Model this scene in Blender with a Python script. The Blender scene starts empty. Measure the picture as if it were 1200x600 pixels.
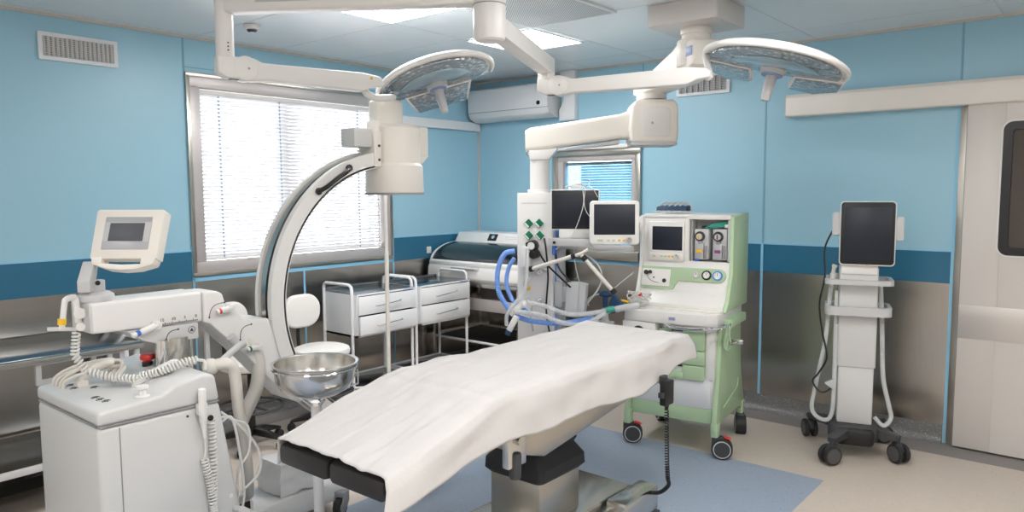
import bpy, bmesh, math, random
from mathutils import Vector, Matrix, Euler, noise
from math import sin, cos, pi, radians as R, sqrt
random.seed(7)
sc = bpy.context.scene
COL = sc.collection
I4 = Matrix.Identity(4)

# ------------------------------------------------------------------ materials
def new_mat(name):
    m = bpy.data.materials.new(name); m.use_nodes = True
    nt = m.node_tree
    return m, nt, nt.nodes['Principled BSDF']
def mat(name, col, rough=.45, metal=0., spec=.5, bump=0., bscale=80., var=0., vscale=4., emit=None, trans=0., alpha=1., coat=0.):
    m, nt, b = new_mat(name)
    b.inputs['Base Color'].default_value = (*col, 1); b.inputs['Roughness'].default_value = rough
    b.inputs['Metallic'].default_value = metal; b.inputs['Specular IOR Level'].default_value = spec
    b.inputs['Transmission Weight'].default_value = trans; b.inputs['Alpha'].default_value = alpha
    b.inputs['Coat Weight'].default_value = coat
    if emit:
        b.inputs['Emission Color'].default_value = (*emit[0], 1); b.inputs['Emission Strength'].default_value = emit[1]
    tc = nt.nodes.new('ShaderNodeTexCoord')
    if bump:
        n = nt.nodes.new('ShaderNodeTexNoise'); n.inputs['Scale'].default_value = bscale
        bp = nt.nodes.new('ShaderNodeBump'); bp.inputs['Strength'].default_value = bump; bp.inputs['Distance'].default_value = .002
        nt.links.new(tc.outputs['Object'], n.inputs['Vector']); nt.links.new(n.outputs['Fac'], bp.inputs['Height'])
        nt.links.new(bp.outputs['Normal'], b.inputs['Normal'])
    if var:
        n = nt.nodes.new('ShaderNodeTexNoise'); n.inputs['Scale'].default_value = vscale; n.inputs['Detail'].default_value = 4
        mx = nt.nodes.new('ShaderNodeMix'); mx.data_type = 'RGBA'
        mx.inputs['A'].default_value = (*[c*(1-var) for c in col], 1); mx.inputs['B'].default_value = (*[min(1, c*(1+var)) for c in col], 1)
        nt.links.new(tc.outputs['Object'], n.inputs['Vector']); nt.links.new(n.outputs['Fac'], mx.inputs['Factor'])
        nt.links.new(mx.outputs['Result'], b.inputs['Base Color'])
    return m
def brushed(name, col, rough, axis_scale, bump=.05, aniso=.5, var=.06):
    m, nt, b = new_mat(name)
    b.inputs['Metallic'].default_value = 1; b.inputs['Roughness'].default_value = rough; b.inputs['Anisotropic'].default_value = aniso
    tc = nt.nodes.new('ShaderNodeTexCoord'); mp = nt.nodes.new('ShaderNodeMapping'); mp.inputs['Scale'].default_value = axis_scale
    n = nt.nodes.new('ShaderNodeTexNoise'); n.inputs['Scale'].default_value = 6; n.inputs['Detail'].default_value = 5
    mx = nt.nodes.new('ShaderNodeMix'); mx.data_type = 'RGBA'
    mx.inputs['A'].default_value = (*[c*(1-var) for c in col], 1); mx.inputs['B'].default_value = (*[c*(1+var) for c in col], 1)
    bp = nt.nodes.new('ShaderNodeBump'); bp.inputs['Strength'].default_value = bump; bp.inputs['Distance'].default_value = .001
    nt.links.new(tc.outputs['Object'], mp.inputs['Vector']); nt.links.new(mp.outputs['Vector'], n.inputs['Vector'])
    nt.links.new(n.outputs['Fac'], mx.inputs['Factor']); nt.links.new(mx.outputs['Result'], b.inputs['Base Color'])
    nt.links.new(n.outputs['Fac'], bp.inputs['Height']); nt.links.new(bp.outputs['Normal'], b.inputs['Normal'])
    return m
def speckled(name, base, dots, scale=90., cover=.12, rough=.4, mott=.05):
    m, nt, b = new_mat(name); b.inputs['Roughness'].default_value = rough
    tc = nt.nodes.new('ShaderNodeTexCoord')
    v = nt.nodes.new('ShaderNodeTexVoronoi'); v.inputs['Scale'].default_value = scale
    n = nt.nodes.new('ShaderNodeTexNoise'); n.inputs['Scale'].default_value = scale*.45; n.inputs['Detail'].default_value = 3
    r = nt.nodes.new('ShaderNodeValToRGB'); r.color_ramp.elements[0].position = cover; r.color_ramp.elements[1].position = cover+.06
    r.color_ramp.elements[0].color = (1,1,1,1); r.color_ramp.elements[1].color = (0,0,0,1)
    mx0 = nt.nodes.new('ShaderNodeMix'); mx0.data_type = 'RGBA'
    mx0.inputs['A'].default_value = (*[c*(1-mott) for c in base], 1); mx0.inputs['B'].default_value = (*[c*(1+mott) for c in base], 1)
    cr = nt.nodes.new('ShaderNodeValToRGB'); cr.color_ramp.elements[0].color = (*dots[0], 1); cr.color_ramp.elements[1].color = (*dots[1], 1)
    sep = nt.nodes.new('ShaderNodeSeparateColor')
    mx = nt.nodes.new('ShaderNodeMix'); mx.data_type = 'RGBA'
    L = nt.links.new
    for q in (v, n): L(tc.outputs['Object'], q.inputs['Vector'])
    L(v.outputs['Distance'], r.inputs['Fac']); L(n.outputs['Fac'], mx0.inputs['Factor'])
    L(v.outputs['Color'], sep.inputs['Color']); L(sep.outputs['Red'], cr.inputs['Fac'])
    L(r.outputs['Color'], mx.inputs['Factor']); L(mx0.outputs['Result'], mx.inputs['A']); L(cr.outputs['Color'], mx.inputs['B'])
    L(mx.outputs['Result'], b.inputs['Base Color'])
    return m
def glass(name, col=(1,1,1), fac=.12, rough=.0):
    m = bpy.data.materials.new(name); m.use_nodes = True; nt = m.node_tree; nt.nodes.clear()
    o = nt.nodes.new('ShaderNodeOutputMaterial'); t = nt.nodes.new('ShaderNodeBsdfTransparent'); g = nt.nodes.new('ShaderNodeBsdfGlossy')
    mx = nt.nodes.new('ShaderNodeMixShader'); fr = nt.nodes.new('ShaderNodeFresnel'); ad = nt.nodes.new('ShaderNodeMath'); ad.operation = 'ADD'
    ad.inputs[1].default_value = fac; ad.use_clamp = True
    t.inputs['Color'].default_value = (*col, 1); g.inputs['Roughness'].default_value = rough
    nt.links.new(fr.outputs[0], ad.inputs[0]); nt.links.new(ad.outputs[0], mx.inputs[0]); nt.links.new(t.outputs[0], mx.inputs[1]); nt.links.new(g.outputs[0], mx.inputs[2])
    nt.links.new(mx.outputs[0], o.inputs['Surface'])
    return m
def translucent(name, col, fac=.5):
    m = bpy.data.materials.new(name); m.use_nodes = True; nt = m.node_tree; nt.nodes.clear()
    o = nt.nodes.new('ShaderNodeOutputMaterial'); d = nt.nodes.new('ShaderNodeBsdfDiffuse'); t = nt.nodes.new('ShaderNodeBsdfTranslucent')
    mx = nt.nodes.new('ShaderNodeMixShader'); mx.inputs[0].default_value = fac
    d.inputs['Color'].default_value = (*col, 1); t.inputs['Color'].default_value = (*col, 1)
    nt.links.new(d.outputs[0], mx.inputs[1]); nt.links.new(t.outputs[0], mx.inputs[2]); nt.links.new(mx.outputs[0], o.inputs['Surface'])
    return m

def led_lens(name):
    m, nt, b = new_mat(name); b.inputs['Roughness'].default_value = .18; b.inputs['Metallic'].default_value = .55
    tc = nt.nodes.new('ShaderNodeTexCoord'); v = nt.nodes.new('ShaderNodeTexVoronoi'); v.inputs['Scale'].default_value = 34
    cr = nt.nodes.new('ShaderNodeValToRGB'); e = cr.color_ramp.elements
    e[0].position = .08; e[0].color = (.92,.95,.97,1); e[1].position = .45; e[1].color = (.34,.39,.43,1)
    bp = nt.nodes.new('ShaderNodeBump'); bp.inputs['Strength'].default_value = .6; bp.inputs['Distance'].default_value = .01
    L = nt.links.new
    L(tc.outputs['Object'], v.inputs['Vector']); L(v.outputs['Distance'], cr.inputs['Fac']); L(cr.outputs['Color'], b.inputs['Base Color'])
    L(v.outputs['Distance'], bp.inputs['Height']); L(bp.outputs['Normal'], b.inputs['Normal'])
    return m

M = {}
M['paint'] = mat('blue_panel_paint', (.335,.575,.705), .36, spec=.5)
M['pale'] = mat('pale_wall_paint', (.78,.76,.73), .5)
M['wallseam'] = mat('panel_seam_blue', (.21,.41,.54), .5)  # darker blue of the joint lines between wall panels
M['band'] = mat('dark_blue_band', (.025,.15,.26), .35)
M['strip'] = mat('pale_blue_strip', (.27,.56,.78), .4)
M['ceil'] = mat('ceiling_metal_paint', (.755,.80,.83), .3, spec=.6)
M['ceilseam'] = mat('ceiling_seam', (.64,.66,.67), .4)
M['beadtrim'] = mat('cream_bead', (.62,.55,.5), .4)
M['wallsteel'] = brushed('brushed_wall_steel', (.52,.485,.45), .26, (30,30,.6), .03, .6, .1)
M['steel'] = brushed('stainless', (.62,.61,.58), .22, (1,30,30), .02, .3)
M['steelwarm'] = brushed('stainless_warm', (.50,.47,.42), .3, (40,1,40), .02, .4)
M['darksteel'] = brushed('dark_stainless', (.33,.35,.37), .16, (1,20,20), .015, .3)
M['chrome'] = mat('chrome', (.86,.86,.87), .06, 1.)
M['polished'] = mat('polished_steel', (.74,.72,.69), .19, 1.)
M['alu'] = mat('satin_aluminium', (.56,.52,.515), .4, .35)
M['white'] = mat('white_plastic', (.79,.775,.76), .38)
M['cream'] = mat('cream_plastic', (.82,.775,.72), .4)
M['coolwhite'] = mat('cool_white_plastic', (.75,.765,.79), .4)
M['greywhite'] = mat('grey_white_enamel', (.63,.63,.63), .4)
M['enamel'] = mat('white_enamel', (.80,.80,.82), .28)
M['doorwhite'] = mat('door_laminate', (.66,.62,.59), .36)
M['grey'] = mat('mid_grey_plastic', (.30,.30,.31), .5)
M['lightgrey'] = mat('light_grey_plastic', (.55,.55,.56), .45)
M['darkgrey'] = mat('dark_grey_plastic', (.045,.046,.05), .45)
M['black'] = mat('black_plastic', (.012,.012,.013), .38)
M['blackmatt'] = mat('black_glass_front', (.012,.013,.015), .4, spec=.35)
M['capgrey'] = mat('wheel_cap_grey', (.085,.085,.09), .5)
M['rubber'] = mat('black_rubber', (.02,.02,.022), .6)
M['leather'] = mat('black_mattress_vinyl', (.018,.016,.016), .42, bump=.25, bscale=30)
M['screen'] = mat('dark_screen', (.014,.018,.03), .38, spec=.35)
M['screengrey'] = mat('grey_screen', (.095,.10,.115), .45, spec=.3)
M['screensilver'] = mat('silver_bezel', (.46,.46,.49), .35, .3)
M['green'] = mat('pale_green_plastic', (.44,.595,.385), .42)
M['greendark'] = mat('deep_green_plastic', (.0,.16,.085), .4)
M['teal'] = mat('teal_tubing', (.05,.36,.27), .35)
M['yellow'] = mat('yellow_mark', (.85,.50,.02), .45)
M['red'] = mat('red_plastic', (.78,.06,.05), .4)
M['purple'] = mat('purple_mark', (.25,.05,.20), .45)
M['blue'] = mat('blue_plastic', (.05,.16,.62), .4)
M['gaugeblue'] = mat('gauge_blue', (.08,.30,.62), .4)
M['hoseblue'] = mat('pale_blue_hose', (.20,.38,.86), .35)
M['navy'] = mat('navy_rubber', (.012,.05,.12), .5)
M['cable'] = mat('white_cable', (.74,.73,.71), .45)
M['creamcable'] = mat('cream_cable', (.70,.665,.61), .5)
M['clearhose'] = mat('translucent_hose', (.76,.78,.79), .22, alpha=.55)
M['sheet'] = mat('white_disposable_sheet', (.575,.553,.545), .75, bump=.35, bscale=40, spec=.2)
M['bag'] = mat('thin_white_bag', (.78,.78,.78), .35, alpha=.85, bump=.4, bscale=14)
M['vinyl'] = mat('white_vinyl', (.80,.775,.745), .45)
M['labelblue'] = mat('label_blue', (.26,.33,.55), .4)
M['blind'] = translucent('white_blind_slat', (.90,.90,.92), .36)
M['pane'] = glass('window_glass', (.96,.98,1.), .02)
M['bluepane'] = glass('blue_window_glass', (.36,.55,.67), .10)
M['smokeglass'] = glass('smoked_dome', (.34,.40,.42), .10)
M['lens'] = led_lens('lamp_lens')
M['lensclear'] = mat('lamp_cover', (.36,.50,.58), .12, .25, spec=.7)
M['diffuser'] = mat('light_diffuser', (.9,.9,.9), .5, emit=((1.,.985,.96), 12.))
M['floor_beige'] = speckled('beige_vinyl', (.62,.535,.465), ((.40,.33,.28), (.74,.68,.62)), 48, .13, .42)
M['floor_blue'] = speckled('blue_vinyl', (.33,.39,.49), ((.20,.25,.36), (.44,.50,.6)), 50, .18, .42)
M['floor_grey'] = speckled('grey_vinyl', (.26,.24,.23), ((.2,.19,.18), (.35,.34,.33)), 80, .12, .45)
M['cove'] = speckled('speckled_cove', (.19,.185,.185), ((.05,.05,.055), (.55,.55,.56)), 95, .24, .45)

def perforated(name):
    m, nt, b = new_mat(name); b.inputs['Roughness'].default_value = .4
    tc = nt.nodes.new('ShaderNodeTexCoord'); mp = nt.nodes.new('ShaderNodeMapping'); mp.inputs['Rotation'].default_value = (0,0,R(45))
    v = nt.nodes.new('ShaderNodeTexVoronoi'); v.inputs['Scale'].default_value = 90; v.inputs['Randomness'].default_value = 0
    cr = nt.nodes.new('ShaderNodeValToRGB'); e = cr.color_ramp.elements
    e[0].position = .30; e[0].color = (.10,.11,.12,1); e[1].position = .38; e[1].color = (.68,.70,.72,1)
    L = nt.links.new
    L(tc.outputs['Object'], mp.inputs['Vector']); L(mp.outputs['Vector'], v.inputs['Vector']); L(v.outputs['Distance'], cr.inputs['Fac']); L(cr.outputs['Color'], b.inputs['Base Color'])
    return m
M['perf'] = perforated('perforated_panel')

# ------------------------------------------------------------------ mesh builder
def catmull(P, n=6, closed=False):
    P = [Vector(p) for p in P]; out = []
    k = len(P); segs = k if closed else k-1
    for i in range(segs):
        p0 = P[(i-1) % k] if closed or i > 0 else P[0]*2-P[1]
        p1 = P[i]; p2 = P[(i+1) % k]
        p3 = P[(i+2) % k] if closed or i+2 < k else P[-1]*2-P[-2]
        for j in range(n):
            t = j/n
            out.append(.5*((2*p1)+(p2-p0)*t+(2*p0-5*p1+4*p2-p3)*t*t+(3*p1-p0-3*p2+p3)*t**3))
    if not closed: out.append(P[-1].copy())
    return out
def coil(P, r, turns, n=14):
    """points of a helix wound along the polyline P"""
    P = [Vector(p) for p in P]
    L = [0]
    for a, b in zip(P, P[1:]): L.append(L[-1]+(b-a).length)
    N = int(turns*n); out = []; ref = Vector((.31,.5,.81)).normalized()
    for i in range(N+1):
        s = L[-1]*i/N; k = 0
        while k < len(P)-2 and L[k+1] < s: k += 1
        t = (s-L[k])/max(1e-9, L[k+1]-L[k]); c = P[k].lerp(P[k+1], t)
        d = (P[min(k+1, len(P)-1)]-P[k]).normalized(); u = d.cross(ref).normalized(); v = d.cross(u)
        a = 2*pi*i/n
        out.append(c+(u*cos(a)+v*sin(a))*r)
    return out
def rrect(x0, x1, y0, y1, r, n=5):
    pts = []
    for cx, cy, a0 in ((x1-r, y1-r, 0), (x0+r, y1-r, 90), (x0+r, y0+r, 180), (x1-r, y0+r, 270)):
        for i in range(n+1):
            a = R(a0+90*i/n); pts.append((cx+r*cos(a), cy+r*sin(a)))
    return pts
AX = {'x': Matrix(((0,0,1,0),(1,0,0,0),(0,1,0,0),(0,0,0,1))),   # local (a,b,depth) -> (depth,a,b)
      'y': Matrix(((1,0,0,0),(0,0,1,0),(0,1,0,0),(0,0,0,1))),   # (a,b,d) -> (a,d,b)
      'z': I4}
def align(p0, p1):
    d = (Vector(p1)-Vector(p0)).normalized()
    q = d.to_track_quat('Z', 'Y'); return Matrix.Translation(Vector(p0)) @ q.to_matrix().to_4x4()
class MB:
    def __init__(s): s.bm = bmesh.new()
    def add(s, t, m=0, T=None):
        if T is not None: bmesh.ops.transform(t, matrix=T, verts=t.verts)
        bmesh.ops.recalc_face_normals(t, faces=t.faces)
        for f in t.faces: f.material_index = m
        me = bpy.data.meshes.new('t'); t.to_mesh(me); t.free(); s.bm.from_mesh(me); bpy.data.meshes.remove(me)
        return s
    def box(s, x0, x1, y0, y1, z0, z1, b=0., m=0, T=None, seg=2):
        t = bmesh.new(); bmesh.ops.create_cube(t, size=1)
        bmesh.ops.transform(t, matrix=Matrix.Translation(((x0+x1)/2,(y0+y1)/2,(z0+z1)/2)) @ Matrix.Diagonal((abs(x1-x0),abs(y1-y0),abs(z1-z0),1)), verts=t.verts)
        if b > 0: bmesh.ops.bevel(t, geom=t.edges[:], offset=min(b, .49*min(abs(x1-x0),abs(y1-y0),abs(z1-z0))), segments=seg, affect='EDGES', profile=.5)
        return s.add(t, m, T)
    def prism(s, pts, ax, a0, a1, b=0., m=0, T=None, seg=2):
        t = bmesh.new()
        v0 = [t.verts.new((p[0],p[1],a0)) for p in pts]; v1 = [t.verts.new((p[0],p[1],a1)) for p in pts]
        t.faces.new(v0[::-1]); t.faces.new(v1); n = len(pts)
        for i in range(n): t.faces.new((v0[i],v0[(i+1)%n],v1[(i+1)%n],v1[i]))
        bmesh.ops.recalc_face_normals(t, faces=t.faces)
        if b > 0: 
            es = [e for e in t.edges if len(e.link_faces) == 2 and e.calc_face_angle(0) > R(28)]
            bmesh.ops.bevel(t, geom=es, offset=b, segments=seg, affect='EDGES', profile=.5, clamp_overlap=True)
        return s.add(t, m, AX[ax] if T is None else T @ AX[ax])
    def cyl(s, p0, p1, r0, r1=None, n=24, m=0, T=None, b=0.):
        if r1 is None: r1 = r0
        h = (Vector(p1)-Vector(p0)).length
        pr = [(0,0),(r0,0),(r1,h),(0,h)] if b <= 0 else [(0,0),(r0-b,0),(r0-b*.3,b*.3),(r0,b),(r1,h-b),(r1-b*.3,h-b*.3),(r1-b,h),(0,h)]
        A = align(p0, p1)
        return s.lathe(pr, n=n, m=m, T=A if T is None else T @ A)
    def lathe(s, prof, n=32, m=0, T=None, sx=1., sy=1.):
        t = bmesh.new(); rings = []
        for r, z in prof:
            if r < 1e-6: rings.append([t.verts.new((0,0,z))])
            else: rings.append([t.verts.new((r*cos(2*pi*i/n)*sx, r*sin(2*pi*i/n)*sy, z)) for i in range(n)])
        for A, B in zip(rings, rings[1:]):
            if len(A) == 1 and len(B) == 1: continue
            for i in range(n):
                j = (i+1) % n
                if len(A) == 1: t.faces.new((A[0], B[j], B[i]))
                elif len(B) == 1: t.faces.new((A[i], A[j], B[0]))
                else: t.faces.new((A[i], A[j], B[j], B[i]))
        return s.add(t, m, T)
    def loft(s, rings, m=0, T=None, cap=True, closed=False):
        t = bmesh.new(); V = [[t.verts.new(p) for p in r] for r in rings]; n = len(V[0])
        pairs = list(zip(V, V[1:])) + ([(V[-1], V[0])] if closed else [])
        for A, B in pairs:
            for i in range(n): t.faces.new((A[i], A[(i+1)%n], B[(i+1)%n], B[i]))
        if cap and not closed: t.faces.new(V[0][::-1]); t.faces.new(V[-1])
        return s.add(t, m, T)
    def tube(s, P, r, n=8, m=0, T=None, closed=False, sm=0, flat=1.):
        P = [Vector(p) for p in P]
        if sm: P = catmull(P, sm, closed)
        k = len(P); rings = []; up = None
        for i in range(k):
            if closed: d = P[(i+1)%k]-P[(i-1)%k]
            else: d = P[min(i+1,k-1)]-P[max(i-1,0)]
            d.normalize()
            if up is None:
                up = Vector((0,0,1)) if abs(d.z) < .9 else Vector((1,0,0))
            u = d.cross(up)
            if u.length < 1e-4: u = d.orthogonal()
            u.normalize(); up = u.cross(d).normalized()
            rr = r[i*(len(r)-1)//max(1,k-1)] if isinstance(r, (list,tuple)) else r
            rings.append([P[i]+(u*cos(2*pi*j/n)+up*sin(2*pi*j/n)*flat)*rr for j in range(n)])
        return s.loft(rings, m, T, True, closed)
    def ball(s, c, r, m=0, T=None, sc=(1,1,1), u=20, v=12):
        t = bmesh.new(); bmesh.ops.create_uvsphere(t, u_segments=u, v_segments=v, radius=r)
        bmesh.ops.transform(t, matrix=Matrix.Translation(Vector(c)) @ Matrix.Diagonal((*sc,1)), verts=t.verts)
        return s.add(t, m, T)
    def text(s, string, size, T, m=0):
        cu = bpy.data.curves.new('t', 'FONT'); cu.body = string; cu.size = size; cu.extrude = .0004; cu.align_x = 'CENTER'; cu.align_y = 'CENTER'
        o = bpy.data.objects.new('t', cu); COL.objects.link(o)
        me = bpy.data.meshes.new_from_object(o.evaluated_get(bpy.context.evaluated_depsgraph_get()))
        t = bmesh.new(); t.from_mesh(me); bpy.data.objects.remove(o); bpy.data.curves.remove(cu); bpy.data.meshes.remove(me)
        return s.add(t, m, T)
    def build(s, name, mats, parent=None, ang=35, loc=None, smooth=True):
        me = bpy.data.meshes.new(name); s.bm.to_mesh(me); s.bm.free()
        for q in (mats if isinstance(mats, (list,tuple)) else [mats]): me.materials.append(M[q] if isinstance(q, str) else q)
        if smooth:
            for p in me.polygons: p.use_smooth = True
            me.set_sharp_from_angle(angle=R(ang))
        o = bpy.data.objects.new(name, me); COL.objects.link(o)
        if parent: o.parent = parent
        if loc: o.location = loc
        return o
def tag(o, label, cat, group=None):
    o['label'] = label; o['category'] = cat
    if group: o['group'] = group
    return o
def thing(name, label, cat, loc=(0,0,0), rot=0., group=None):
    o = bpy.data.objects.new(name, None); COL.objects.link(o); o.empty_display_size = .1
    o.location = loc; o.rotation_euler = (0,0,R(rot))
    return tag(o, label, cat, group)
def struct(o): o['kind'] = 'structure'; return o
def copy_tree(o, parent=None):
    c = o.copy(); COL.objects.link(c); c.parent = parent
    for ch in list(o.children): copy_tree(ch, c)
    return c
def facing(loc, rz, tilt=0., roll=0.):
    """local x right, y away from the viewer, z up; turned rz about z, top tilted back by tilt"""
    return Matrix.Translation(Vector(loc)) @ Matrix.Rotation(R(rz),4,'Z') @ Matrix.Rotation(R(-tilt),4,'X') @ Matrix.Rotation(R(roll),4,'Y')

# ------------------------------------------------------------------ camera
f_px, yaw, pit, rol = 865.146, .6918896, .0873787, -.0050207
fw = Vector((-sin(yaw)*cos(pit), cos(yaw)*cos(pit), -sin(pit))); rt = Vector((cos(yaw), sin(yaw), 0)); up = rt.cross(fw)
r2 = rt*cos(rol)+up*sin(rol); u2 = up*cos(rol)-rt*sin(rol)
cd = bpy.data.cameras.new('camera'); cam = bpy.data.objects.new('camera', cd); COL.objects.link(cam)
cd.sensor_width = 36; cd.lens = 36*f_px/1200; cd.clip_start = .05
cam.matrix_world = Matrix(((r2.x,u2.x,-fw.x,0),(r2.y,u2.y,-fw.y,0),(r2.z,u2.z,-fw.z,1.6),(0,0,0,1)))
sc.camera = cam

# ------------------------------------------------------------------ room shell
LX, BY, H, RX, FY = -4.749, 5.243, 2.615, 2.7, -2.2
BT, BB, SB = 1.215, 1.015, .116
# window 1 opening in the left wall, window 2 in the back wall
W1 = (2.405, 4.145, 1.045, 2.385); W2 = (-3.86, -2.99, 1.05, 1.945)
wl = MB()
wl.box(LX-.16, LX, FY, W1[0], 0, H).box(LX-.16, LX, W1[1], BY+.16, 0, H).box(LX-.16, LX, W1[0], W1[1], 0, W1[2]).box(LX-.16, LX, W1[0], W1[1], W1[3], H)
wl = struct(wl.build('wall_left', 'paint'))
p = MB().box(LX, LX+.004, FY, W1[0]-.006, BB, BT).box(LX, LX+.004, W1[1]+.014, BY, BB, BT); p.build('band_panel', 'band', wl)
for y0, y1, z1 in ((FY, .6, BB), (.612, W1[0]-.006, BB), (W1[0]+.008, 3.258, 1.012), (3.272, W1[1]-.002, 1.012), (W1[1]+.014, BY, BB)):
    MB().box(LX, LX+.005, y0, y1, SB, z1).build('steel_panel', 'wallsteel', wl)
p = MB()
p.box(LX, LX+.009, W1[0]-.006, W1[0]+.008, SB, BT+.03).box(LX, LX+.009, W1[1]-.002, W1[1]+.014, SB, BT+.03).box(LX, LX+.009, W1[0], W1[1]+.01, 1.01, 1.034)
p.box(LX, LX+.009, 3.257, 3.273, SB, 1.012).box(LX, LX+.007, FY, W1[0], BT-.003, BT+.006).box(LX, LX+.007, W1[1], BY, BT-.003, BT+.006).box(LX, LX+.009, .598, .612, SB, BT)
p.build('seam_strip', 'strip', wl)
p = MB()
for y in (.6, 2.401, W1[1]+.006): p.box(LX, LX+.003, y-.006, y+.006, BT, H)
p.box(LX, LX+.003, 2.4, 4.16, W1[3]+.03, W1[3]+.036); p.build('panel_seam', 'wallseam', wl)

wb = MB()
wb.box(LX, W2[0], BY, BY+.16, 0, H).box(W2[1], RX, BY, BY+.16, 0, H).box(W2[0], W2[1], BY, BY+.16, 0, W2[2]).box(W2[0], W2[1], BY, BY+.16, W2[3], H)
wb = struct(wb.build('wall_back', 'paint'))
MB().box(LX, W2[0]-.01, BY-.004, BY, BB, BT).box(W2[1]+.012, -2.004, BY-.004, BY, BB, BT).box(-1.988, -.81, BY-.004, BY, BB, BT).build('band_panel', 'band', wb)
for x0, x1 in ((LX, W2[0]-.01), (W2[0]-.002, W2[1]-.002), (W2[1]+.012, -2.004), (-1.988, -.81)):
    MB().box(x0, x1, BY-.005, BY, SB, BB if x0 != W2[0]-.002 else .99).build('steel_panel', 'wallsteel', wb)
p = MB()
for x in (W2[0]-.004, W2[1]+.005, -1.996, -.802): p.box(x-.009, x+.009, BY-.009, BY, SB, BT)
p.box(W2[0], W2[1]+.01, BY-.009, BY, .99, 1.012)
for x0, x1 in ((LX, W2[0]), (W2[1], -.81)): p.box(x0, x1, BY-.007, BY, BT-.003, BT+.006)
p.box(-.811, -.793, BY-.009, BY, BT, 2.1)
p.build('seam_strip', 'strip', wb)
p = MB()
for x in (W2[1]+.005, -1.996, -.80, 1.2): p.box(x-.006, x+.006, BY-.003, BY, BT, H)
p.build('panel_seam', 'wallseam', wb)
struct(MB().box(RX, RX+.15, FY, BY+.16, 0, H).build('wall_right', 'pale'))
struct(MB().box(LX-.16, RX+.15, FY-.15, FY, 0, H).build('wall_front', 'pale'))

# floor: beige sheet vinyl, blue inset under the table, grey border along the walls
fl = MB()
xs = [LX-.16, LX+.257, -2.98, -1.2, RX+.15]; ys = [FY-.15, .35, 4.14, BY-.257, BY+.16]
for i in range(4):
    for j in range(4):
        m = 0
        if i == 0 or j == 3: m = 2
        elif i == 2 and j == 1: m = 1
        fl.box(xs[i], xs[i+1], ys[j], ys[j+1], -.08, 0, m=m)
struct(fl.build('floor', ['floor_beige', 'floor_blue', 'floor_grey']))
def cove_profile(t=.012, r=.05, h=SB):
    pts = [(0,0),(t+r,0)]
    for i in range(6):
        a = R(90*i/5); pts.append((t+r-r*sin(a), .002+r-r*cos(a)))
    return pts+[(t,h),(0,h)]
pr = cove_profile()
struct(MB().prism([(LX+a, z) for a, z in pr], 'y', FY, BY).build('baseboard_left', 'cove'))
struct(MB().prism([(BY-a, z) for a, z in pr], 'x', LX+.05, -.815).build('baseboard_back', 'cove'))
struct(MB().box(LX-.16, RX+.15, FY-.15, BY+.16, H, H+.1).build('ceiling', 'ceil'))
p = MB()
for x in (-4.66, -3.46, -2.86, -1.66, -.6, .6): p.box(x-.0025, x+.0025, FY, BY, H-.0015, H+.01)
for y in (.07, 1.27, 2.47, 3.07, 3.67, 4.87): p.box(LX, RX, y-.0025, y+.0025, H-.0015, H+.01)
struct(p.build('trim_1', 'ceilseam'))
struct(MB().box(LX, LX+.014, FY, BY, H-.014, H).build('trim_2', 'beadtrim'))
struct(MB().box(LX, RX, BY-.014, BY, H-.014, H).build('trim_3', 'beadtrim'))
struct(MB().box(LX, LX+.014, BY-.014, BY, SB, H-.014).build('trim_4', 'beadtrim'))

# ---- window in the left wall
y0, y1, z0, z1 = W1
def ring(mb, a0, a1, b0, b1, w, d0, d1, ax, bev=.004, m=0):
    """rectangular frame of face width w, in the plane across axis ax, depth d0..d1"""
    for q in ((a0, a1, b0, b0+w), (a0, a1, b1-w, b1), (a0, a0+w, b0+w, b1-w), (a1-w, a1, b0+w, b1-w)):
        if ax == 'x': mb.box(d0, d1, q[0], q[1], q[2], q[3], bev, m)
        else: mb.box(q[0], q[1], d0, d1, q[2], q[3], bev, m)
w1 = MB(); ring(w1, y0+.018, y1-.018, z0+.018, z1-.018, .075, LX-.07, LX+.012, 'x')
w1 = struct(w1.build('window_1', 'alu'))
c = MB(); ring(c, y0-.002, y1+.002, z0-.002, z1+.002, .026, LX-.10, LX+.018, 'x', .002); c.build('casing', 'steelwarm', w1)
s = MB()
ym = 3.20
for a, b in ((y0+.09, ym), (ym, y1-.09)): ring(s, a, b, z0+.09, z1-.09, .045, LX-.15, LX-.11, 'x', .004)
s.build('sash', 'white', w1)
MB().box(LX-.135, LX-.129, y0+.1, y1-.1, z0+.1, z1-.1).build('pane', 'pane', w1)
b = MB()
for y in (2.82, 3.27, 3.72): b.box(LX+.006, LX+.016, y-.02, y+.02, z1-.096, z1-.088, .002).box(LX+.006, LX+.016, y-.02, y+.02, z0+.088, z0+.096, .002)
b.build('clip', 'alu', w1)
bl = thing('venetian_blind', 'white venetian blind drawn down inside the large bright window', 'blind', (LX-.035, (y0+y1)/2, z0+.1))
hy = (y1-y0)/2-.1; hz = z1-z0-.2
MB().box(-.018, .018, -hy, hy, hz-.03, hz, .003).build('head_rail', 'white', bl)
s = MB(); n = 42
for k in range(n):
    z = .02+(hz-.06)*k/(n-1); a = R(54)
    prof = []
    for t in range(5):
        u = -.0135+.027*t/4; h = .0022*(1-(u/.0135)**2)
        prof.append((u*cos(a)-h*sin(a), z+u*sin(a)+h*cos(a)))
    prof += [(p_[0]+.0005, p_[1]-.0007) for p_ in prof[::-1]]
    s.prism(prof, 'y', -hy, hy)
s.build('slats', 'blind', bl)
MB().box(-.014, .014, -hy, hy, 0, .014, .003).build('bottom_rail', 'white', bl)
lt_ = mat('ladder_tape', (.30,.40,.50), .6)
for y in (-hy+.14, -.16, hy-.22):
    l = MB()
    for k in range(n):
        z = .02+(hz-.06)*k/(n-1); l.box(.0125, .0145, y-.006, y+.006, z-.005, z+.006)
    l.tube([(.0135, y, 0), (.0135, y, hz)], .001, 5).build('ladder_cord', lt_, bl)

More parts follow.
